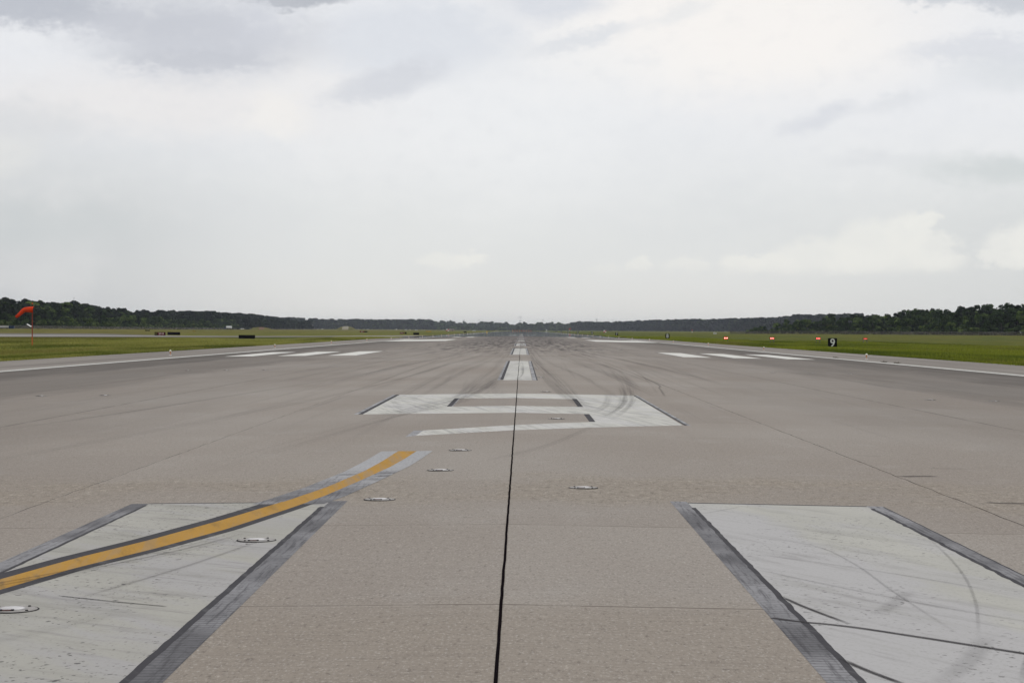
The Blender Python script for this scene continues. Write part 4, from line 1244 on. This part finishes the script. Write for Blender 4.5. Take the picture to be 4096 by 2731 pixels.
# left wood
for x, y in line_pts(shift(LL[:4], -4), 22, 3): indiv.append(('bush', x, y, 2 + 2.6 * rt.random() + y / 1200, 1.05 + .3 * rt.random(), 'left', 0))
for x, y in line_pts(shift(LL[:4], -11), 17, 6): indiv.append(('leaf', x, y, (4.0 + 4.5 * rt.random()) * (0.7 + y / 2600), 1.0 + .3 * rt.random(), 'left', 1))
for x, y in line_pts(shift(LL[:3], -26), 9.5, 7): indiv.append(('pine' if rt.random() < .7 else 'leaf', x, y, sky_h(x, y) * (0.82 + .2 * rt.random() ** 1.5), 1.05 + .35 * rt.random(), 'left', 3))
# the merged masses behind
for dx in (26, 38, 50, 62):
    for x, y in line_pts(shift(RL[:3] + [(168, 1250)], dx), 6.5, 6): LOFT.append(('wood', 'pine' if rt.random() < .35 else 'leaf', x, y, sky_h(x, y) * (.68 + .36 * rt.random() ** 1.6 - (.18 if dx < 30 else 0)), 1.1))
for dx in (-20, -32, -44, -56, -68):
    for x, y in line_pts(shift(LL, dx), 8.5, 7): LOFT.append(('left', 'leaf' if dx > -34 and rt.random() < .7 else 'pine', x, y, sky_h(x, y) * (.68 + .36 * rt.random() ** 1.6 - (.2 if dx > -34 else 0)), 1.2))
for dx in (-8, -16):
    for x, y in line_pts(shift(LL[3:], dx), 8, 7): LOFT.append(('left', 'leaf' if rt.random() < .7 else 'bush', x, y, sky_h(x, y) * (.4 + .45 * rt.random()), 1.2))
# both woods run on past the frame edges
for dx in (4, 12, 22, 34):
    for x, y in line_pts(shift([(372, 500), (320, 700), RL[0]], dx), 8, 5): LOFT.append(('wood', 'leaf' if rt.random() < .7 else 'pine', x, y, (4.5 if dx < 9 else 9.5) * (.8 + .5 * rt.random()), 1.15))
    for x, y in line_pts(shift([(-330, 520), (-285, 700), LL[0]], -dx), 8, 5): LOFT.append(('left', 'leaf' if rt.random() < .5 else 'pine', x, y, (4.5 if dx < 9 else 9.5) * (.8 + .5 * rt.random()), 1.15))
# stand across the far left centre and the end wood
for k in range(6):
    for x, y in line_pts([(-620, 4600 + 26 * k), (-490, 4700 + 26 * k), (-370, 5040 + 26 * k), (-250, 5460 + 26 * k)], 10, 10): LOFT.append(('stand', 'pine' if k > 1 else 'leaf', x, y, sky_h(x, y) * (.80 + .24 * rt.random() ** 2 if k > 1 else .4 + .3 * rt.random()), 1.3))
for k in range(6):
    y0 = 6100 + 50 * k
    for x, y in line_pts([(-640, y0 - 40), (-270, y0 - 60), (0, y0), (280, y0 - 110), (630, y0 - 420), (870, y0 - 980)], 11, 24):
        LOFT.append(('end', 'pine' if rt.random() < .4 else 'leaf', x, y, sky_h(x, y) * (.74 + .30 * rt.random() ** 2 if k > 2 else .40 + .12 * k + .2 * rt.random()), 1.4))
for k in range(2):
    for x, y in line_pts([(-270, 5630 + 80 * k), (0, 5780 + 80 * k), (310, 5630 + 80 * k), (590, 5180 + 80 * k)], 11, 30): LOFT.append(('end', 'bush' if k == 0 else 'leaf', x, y, 6 + 8 * rt.random(), 1.6))
for k in range(6):
    for x, y in line_pts([(150, 5500 + 40 * k), (330, 4950 + 40 * k), (450, 4300 + 40 * k), (520, 3500 + 40 * k), (560, 3100 + 40 * k)], 11, 14): LOFT.append(('rfar', 'pine' if k > 1 else 'leaf', x, y, sky_h(x, y) * (.78 + .26 * rt.random() ** 2 if k > 1 else .35 + .35 * rt.random()), 1.3))

place = {'right': 'right wood', 'left': 'left wood'}
rown = {0: 'at the fence line', 1: 'in the front rank', 2: 'in the second rank', 3: 'on the skyline'}
shade = {'bush': 'low green bush', 'leaf': 'round leafy tree', 'pine': 'dark tall pine'}
for side in ('right', 'left'):
    for row in range(4):
        for kd in ('bush', 'leaf', 'pine'):
            L_ = [q for q in indiv if q[5] == side and q[6] == row and q[0] == kd]
            L_.sort(key=lambda q: q[1] / q[2], reverse=(side == 'right'))
            i = 0
            for kd_, x, y, h, w, s_, r_ in L_:
                px = 2086 + (x - CAM[0]) / y * FPX
                if px < -260 or px > 4360: continue
                add_tree(kd, x, y, max(h, 2.5), w, f'{shade[kd]} {rown[row]} of the {place[side]}, {ordinal(i)} from {side} edge', f'{shade[kd]}s of the {place[side]}')
                i += 1

# merged woods: instances of light crowns written into one mesh per wood
LOW = {}
for kd, hs in (('pine', 22.0), ('leaf', 16.0), ('bush', 6.0)):
    for s in range(5):
        LOW[kd, s, 0] = crown_mesh(kd, hs, 500 + s * 3 + len(kd), 520, {'pine': 1.45, 'leaf': 1.25, 'bush': 0.9}[kd]) + (hs,)
        LOW[kd, s, 1] = crown_mesh(kd, hs, 700 + s * 3 + len(kd), 230, {'pine': 2.3, 'leaf': 2.2, 'bush': 1.5}[kd]) + (hs,)
for key, lab, mat in (('wood', 'dense mixed wood behind the right boundary trees', FOL_LEAF), ('left', 'long dark pine wood behind the left boundary trees', FOL_PINE), ('stand', 'blue-grey pine stand closing the left side before the runway end', FOL_PINE),
                      ('end', 'hazy far wood across the end of the runway', FOL_LEAF), ('rfar', 'blue-grey pine wood between the runway end and the right trees', FOL_PINE)):
    VV, TT, n = [], [], 0
    for k_, kd, x, y, h, w in LOFT:
        if k_ != key: continue
        px = 2086 + (x - CAM[0]) / y * FPX
        if px < -3200 or px > 8000: continue
        q, f, tn, hs = LOW[kd, rt.randrange(5), 1 if y > 2000 else 0]
        a_ = rt.random() * 6.28; c_, s_ = math.cos(a_), math.sin(a_); k = max(h, 2.5) / hs
        R_ = np.array([[c_, -s_, 0], [s_, c_, 0], [0, 0, 1]])
        VV.append((q * np.array([k * w, k * w, k])) @ R_.T + np.array([x, y, gz(x, y)]))
        TT.append(np.clip(tn * 0.8 + rt.random() * 0.6 - 0.2, 0, 1))
    v = np.concatenate(VV); tn = np.concatenate(TT)
    me = npmesh('wood', v, np.arange(len(v)).reshape(-1, 4), {'tone': tn})
    tag(link('wood', me, mat), lab, kind='stuff')

# ------------------------------------------------------------------ grass
def grass_sheet(regions, label):
    VV, FF, TT, n = [], [], [], 0
    for (x0, x1, y0, y1, dens, h0, h1, w) in regions:
        m = int(abs(x1 - x0) * (y1 - y0) * dens)
        x = x0 + (x1 - x0) * RNG.random(m); y = y0 + (y1 - y0) * RNG.random(m)
        patch = 0.5 + 0.5 * np.sin(x * 0.35 + 2 * np.sin(y * 0.05)) * np.sin(y * 0.06 + x * .1)
        h = (h0 + (h1 - h0) * RNG.random(m)) * (0.65 + 0.5 * patch)
        a = RNG.random(m) * np.pi; ww = w * (0.6 + 0.8 * RNG.random(m))
        z = ground(x, y)
        dx, dy = np.cos(a) * ww * .5, np.sin(a) * ww * .5
        lx, ly = (RNG.random(m) - .5) * h * .8, (RNG.random(m) - .5) * h * .8
        v = np.stack([np.stack([x - dx, y - dy, z - .03], 1), np.stack([x + dx, y + dy, z - .03], 1), np.stack([x + lx, y + ly, z + h], 1)], 1).reshape(-1, 3)
        VV.append(v); FF.append(np.arange(m * 3).reshape(-1, 3) + n); n += m * 3
        t_ = np.clip(RNG.random(m) * .6 + patch * .4, 0, 1)
        TT.append(np.stack([t_ * .35, t_ * .35, np.clip(t_ * .8 + .2, 0, 1)], 1).ravel())
    me_ = npmesh('grass', np.concatenate(VV), np.concatenate(FF), {'tone': np.concatenate(TT)})
    return tag(link('grass', me_, GRASS), label, kind='stuff')


grass_sheet([(-31.9, -32.3, 90, 330, 7, .06, .18, .08), (-32.2, -34.0, 90, 330, 60, .10, .30, .08), (-34.0, -48, 110, 330, 14, .16, .36, .13), (-48, -80, 160, 420, 6, .12, .30, .18), (-32.3, -48, 330, 545, 8, .14, .3, .18), (-80, -130, 300, 430, 3, .08, .2, .25)],
            'long olive grass along the left shoulder')
grass_sheet([(31.9, 32.3, 90, 330, 7, .06, .2, .08), (32.2, 34.0, 90, 330, 60, .12, .34, .08), (34.0, 50, 110, 360, 14, .26, .52, .13), (50, 84, 180, 480, 6, .2, .42, .18), (32.3, 60, 330, 800, 4, .2, .42, .22)],
            'tall bright green grass along the right shoulder')

# ------------------------------------------------------------------ sky
w = bpy.data.worlds.new('World'); scene.world = w; w.use_nodes = True
nt = w.node_tree
bg = nt.nodes['Background']
co, dx, dy, dz = coords(nt, 'Generated')
az = dx._m('ARCTAN2', dy)                       # 0 along the runway, growing to the right
el_ = dz._m('ARCSINE')
u0, v0 = az * (FPX / 1000), el_ * (FPX / 1000)
cmb = nt.nodes.new('ShaderNodeCombineXYZ')
nt.links.new(u0.s, cmb.inputs[0]); nt.links.new((v0 * 1.6).s, cmb.inputs[1])
uv = cmb.outputs[0]
w1 = noise(nt, uv, scale=2.2, detail=5, rough=0.58)
w2 = noise(nt, uv, scale=2.2, detail=5, rough=0.58, off=(17, 5, 0))
w3 = noise(nt, uv, scale=9, detail=4, rough=0.6, off=(3, 15, 0))
w4 = noise(nt, uv, scale=1.0, detail=6, rough=0.6, off=(9, 2, 0))
w5 = noise(nt, uv, scale=24, detail=4, rough=0.6, off=(13, 5, 0))
u = u0 + (w1 - 0.5) * 0.34 + (w3 - 0.5) * 0.14 + (w5 - 0.5) * 0.05
v = v0 + (w2 - 0.5) * 0.16 + (w3 - 0.5) * 0.09 + (w5 - 0.5) * 0.03
S = lambda r, g, b: lin(r, g, b)
c = mixc(nt, v0.sm(0.0, 0.35), S(226, 226, 223), S(226, 228, 228))
c = mixc(nt, v0.sm(0.3, 0.95), c, S(235, 236, 239))
c = mixc(nt, (u0.sm(-0.7, -2.1) * v0.sm(0.95, 0.3)) * 0.95, c, S(199, 202, 205))
c = mixc(nt, (u0.sm(0.6, 2.2) * v0.sm(0.75, 0.35)) * 0.75, c, S(213, 216, 217))
c = mixc(nt, w4.sm(0.45, 0.7) * 0.25, c, S(244, 243, 242))
c = mixc(nt, w4.sm(0.48, 0.3) * 0.2 * v0.sm(0.1, 0.5), c, S(212, 215, 220))


def blob(c, px, py, a_, b_, col, k=1.0, soft=0.4, rot=0.0, base=None, raw=0.0):
    """One cloud: an ellipse in azimuth and elevation whose edge is broken up by the noise."""
    uu = u if raw == 0 else u0 + (w1 - 0.5) * 0.42 * raw + (w3 - 0.5) * 0.14 + (w5 - 0.5) * 0.09
    vv = v if raw == 0 else v0 + (w2 - 0.5) * 0.24 * raw + (w3 - 0.5) * 0.10 + (w5 - 0.5) * 0.07
    du, dv = uu - (px - 2086) / 1000, vv - (1319.5 - py) / 1000
    cr, sr = math.cos(rot), math.sin(rot)
    p, q = (du * cr + dv * sr) / (a_ / 1000), (dv * cr - du * sr) / (b_ / 1000)
    d = (p * p + q * q).sqrt()
    m = d.sm(1 + soft, 1 - soft) * k
    if base is not None: m = m * v0.sm((1319.5 - base) / 1000 - 0.035, (1319.5 - base) / 1000 + 0.04)
    return mixc(nt, m, c, S(*col))


c = blob(c, 2900, 120, 800, 260, (250, 246, 242), 0.95, 0.6)
c = blob(c, 2150, 480, 500, 320, (240, 241, 242), 0.6, 0.8)
c = blob(c, 620, 440, 700, 120, (237, 234, 233), 0.75, 0.7)
c = blob(c, 100, 540, 260, 90, (219, 220, 222), 0.7, 0.7)
c = blob(c, 1100, 470, 120, 90, (245, 242, 238), 0.7, 0.7, raw=.6)
c = blob(c, 1250, 250, 190, 130, (240, 238, 237), 0.7, 0.7)
c = blob(c, 60, 660, 150, 70, (228, 228, 226), 0.6, 0.6)
c = blob(c, 1650, 170, 420, 140, (222, 225, 231), 0.9, 0.5)
c = blob(c, 1540, 350, 220, 60, (214, 216, 222), 0.85, 0.5, 0.3, raw=.6)
c = blob(c, 800, 170, 430, 160, (204, 206, 213), 0.95, 0.55, 0.0, raw=.5)
c = blob(c, 430, 105, 430, 75, (202, 204, 211), 0.9, 0.55, -0.1, raw=.5)
c = blob(c, 110, 75, 300, 78, (191, 194, 202), 0.95, 0.45, raw=.5)
c = blob(c, 620, 20, 230, 60, (212, 214, 219), 0.6, 0.7, raw=.5)
c = blob(c, 800, 272, 290, 38, (200, 202, 209), 0.75, 0.6, raw=.4)
c = blob(c, 1190, -5, 220, 48, (184, 187, 194), 0.95, 0.4, raw=.5)
c = blob(c, 1060, 110, 110, 80, (214, 216, 223), 0.5, 0.8)
c = blob(c, 2200, 30, 200, 60, (217, 220, 227), 0.85, 0.6)
c = blob(c, 2330, 165, 200, 30, (224, 226, 230), 0.85, 0.7, 0.2, raw=.6)
c = blob(c, 2720, 80, 130, 24, (231, 232, 233), 0.6, 0.9, 0.4, raw=.8)
c = blob(c, 4000, 15, 180, 75, (203, 206, 212), 0.95, 0.4, raw=.6)
c = blob(c, 3740, 15, 90, 45, (208, 211, 216), 0.9, 0.5, raw=.6)
c = blob(c, 3900, 235, 280, 55, (219, 221, 227), 0.75, 0.55, raw=.6)
c = blob(c, 4000, 320, 200, 60, (219, 222, 226), 0.7, 0.7)
c = blob(c, 3240, 485, 130, 34, (219, 221, 227), 0.8, 0.7, 0.35, raw=.8)
c = blob(c, 3560, 425, 170, 26, (223, 225, 229), 0.65, 0.9, 0.15, raw=.8)
c = blob(c, 3450, 640, 160, 30, (221, 223, 226), 0.5, 0.8)
c = blob(c, 4000, 680, 300, 55, (207, 212, 213), 0.8, 0.7)
c = blob(c, 60, 930, 500, 90, (203, 208, 210), 0.6, 0.8)
# distant cumulus
for px, py, a_, b_, k in ((2960, 1060, 90, 50, .9), (3080, 1065, 110, 48, .85), (3260, 1040, 190, 75, .8), (3450, 990, 140, 105, .85), (3610, 930, 95, 75, .9), (3660, 880, 55, 40, .9), (3700, 1010, 110, 80, .75), (3560, 1050, 260, 60, .75),
                          (4000, 1000, 120, 80, .85), (4090, 980, 90, 95, .85), (2740, 1055, 90, 36, .6), (2570, 1045, 50, 26, .7), (1800, 1045, 130, 34, .7), (1880, 1035, 50, 30, .7), (2430, 1075, 80, 20, .4)):
    c = blob(c, px, py, a_, b_, (237, 237, 233), k * 0.9, 0.3, raw=0.3, base=1085)
c = mixc(nt, w3.sm(0.5, 0.72) * 0.08 * v0.sm(0.25, 0.6), c, S(250, 249, 248))
c = mixc(nt, w3.sm(0.5, 0.3) * 0.08 * v0.sm(0.25, 0.6), c, S(205, 208, 214))
# thin veil of the clear sky above the cloud deck
sky = nt.nodes.new('ShaderNodeTexSky'); sky.sky_type = 'NISHITA'; sky.sun_disc = False
SUN_EL, SUN_AZ = math.radians(52), math.radians(14)
sky.sun_elevation = SUN_EL; sky.sun_rotation = SUN_AZ
c = mixc(nt, 0.05, c, scalec(nt, sky.outputs[0], 0.1))
nt.links.new(c, bg.inputs[0]); bg.inputs[1].default_value = 1.0

# ------------------------------------------------------------------ sun behind the overcast
sd = bpy.data.lights.new('sun', 'SUN'); sd.energy = 0.7; sd.angle = math.radians(14); sd.color = (1.0, 0.96, 0.9)
so = bpy.data.objects.new('sun', sd); COL.objects.link(so)
to_sun = Vector((math.sin(SUN_AZ) * math.cos(SUN_EL), math.cos(SUN_AZ) * math.cos(SUN_EL), math.sin(SUN_EL)))
so.rotation_euler = (-to_sun).to_track_quat('-Z', 'Y').to_euler(); so.location = (0, 0, 50)

# ------------------------------------------------------------------ air
hm = bpy.data.materials.new('pale_air'); hm.use_nodes = True
nt = hm.node_tree; nt.nodes.clear()
out = nt.nodes.new('ShaderNodeOutputMaterial'); pv = nt.nodes.new('ShaderNodeVolumePrincipled')
pv.inputs['Color'].default_value = (0.82, 0.88, 1.0, 1); pv.inputs['Density'].default_value = 3.7e-5
nt.links.new(pv.outputs[0], out.inputs['Volume'])
m_ = MB(); m_.box((0, 5500, 29), (18600, 18000, 66)); tag(m_.build('haze', hm), 'thin pale summer haze over the airfield', kind='stuff')

scene.view_settings.view_transform = 'Standard'; scene.view_settings.look = 'None'
scene.view_settings.exposure = 0.0; scene.view_settings.gamma = 1.0
scene.cycles.max_bounces = 6; scene.cycles.transparent_max_bounces = 16
scene.cycles.use_denoising = True
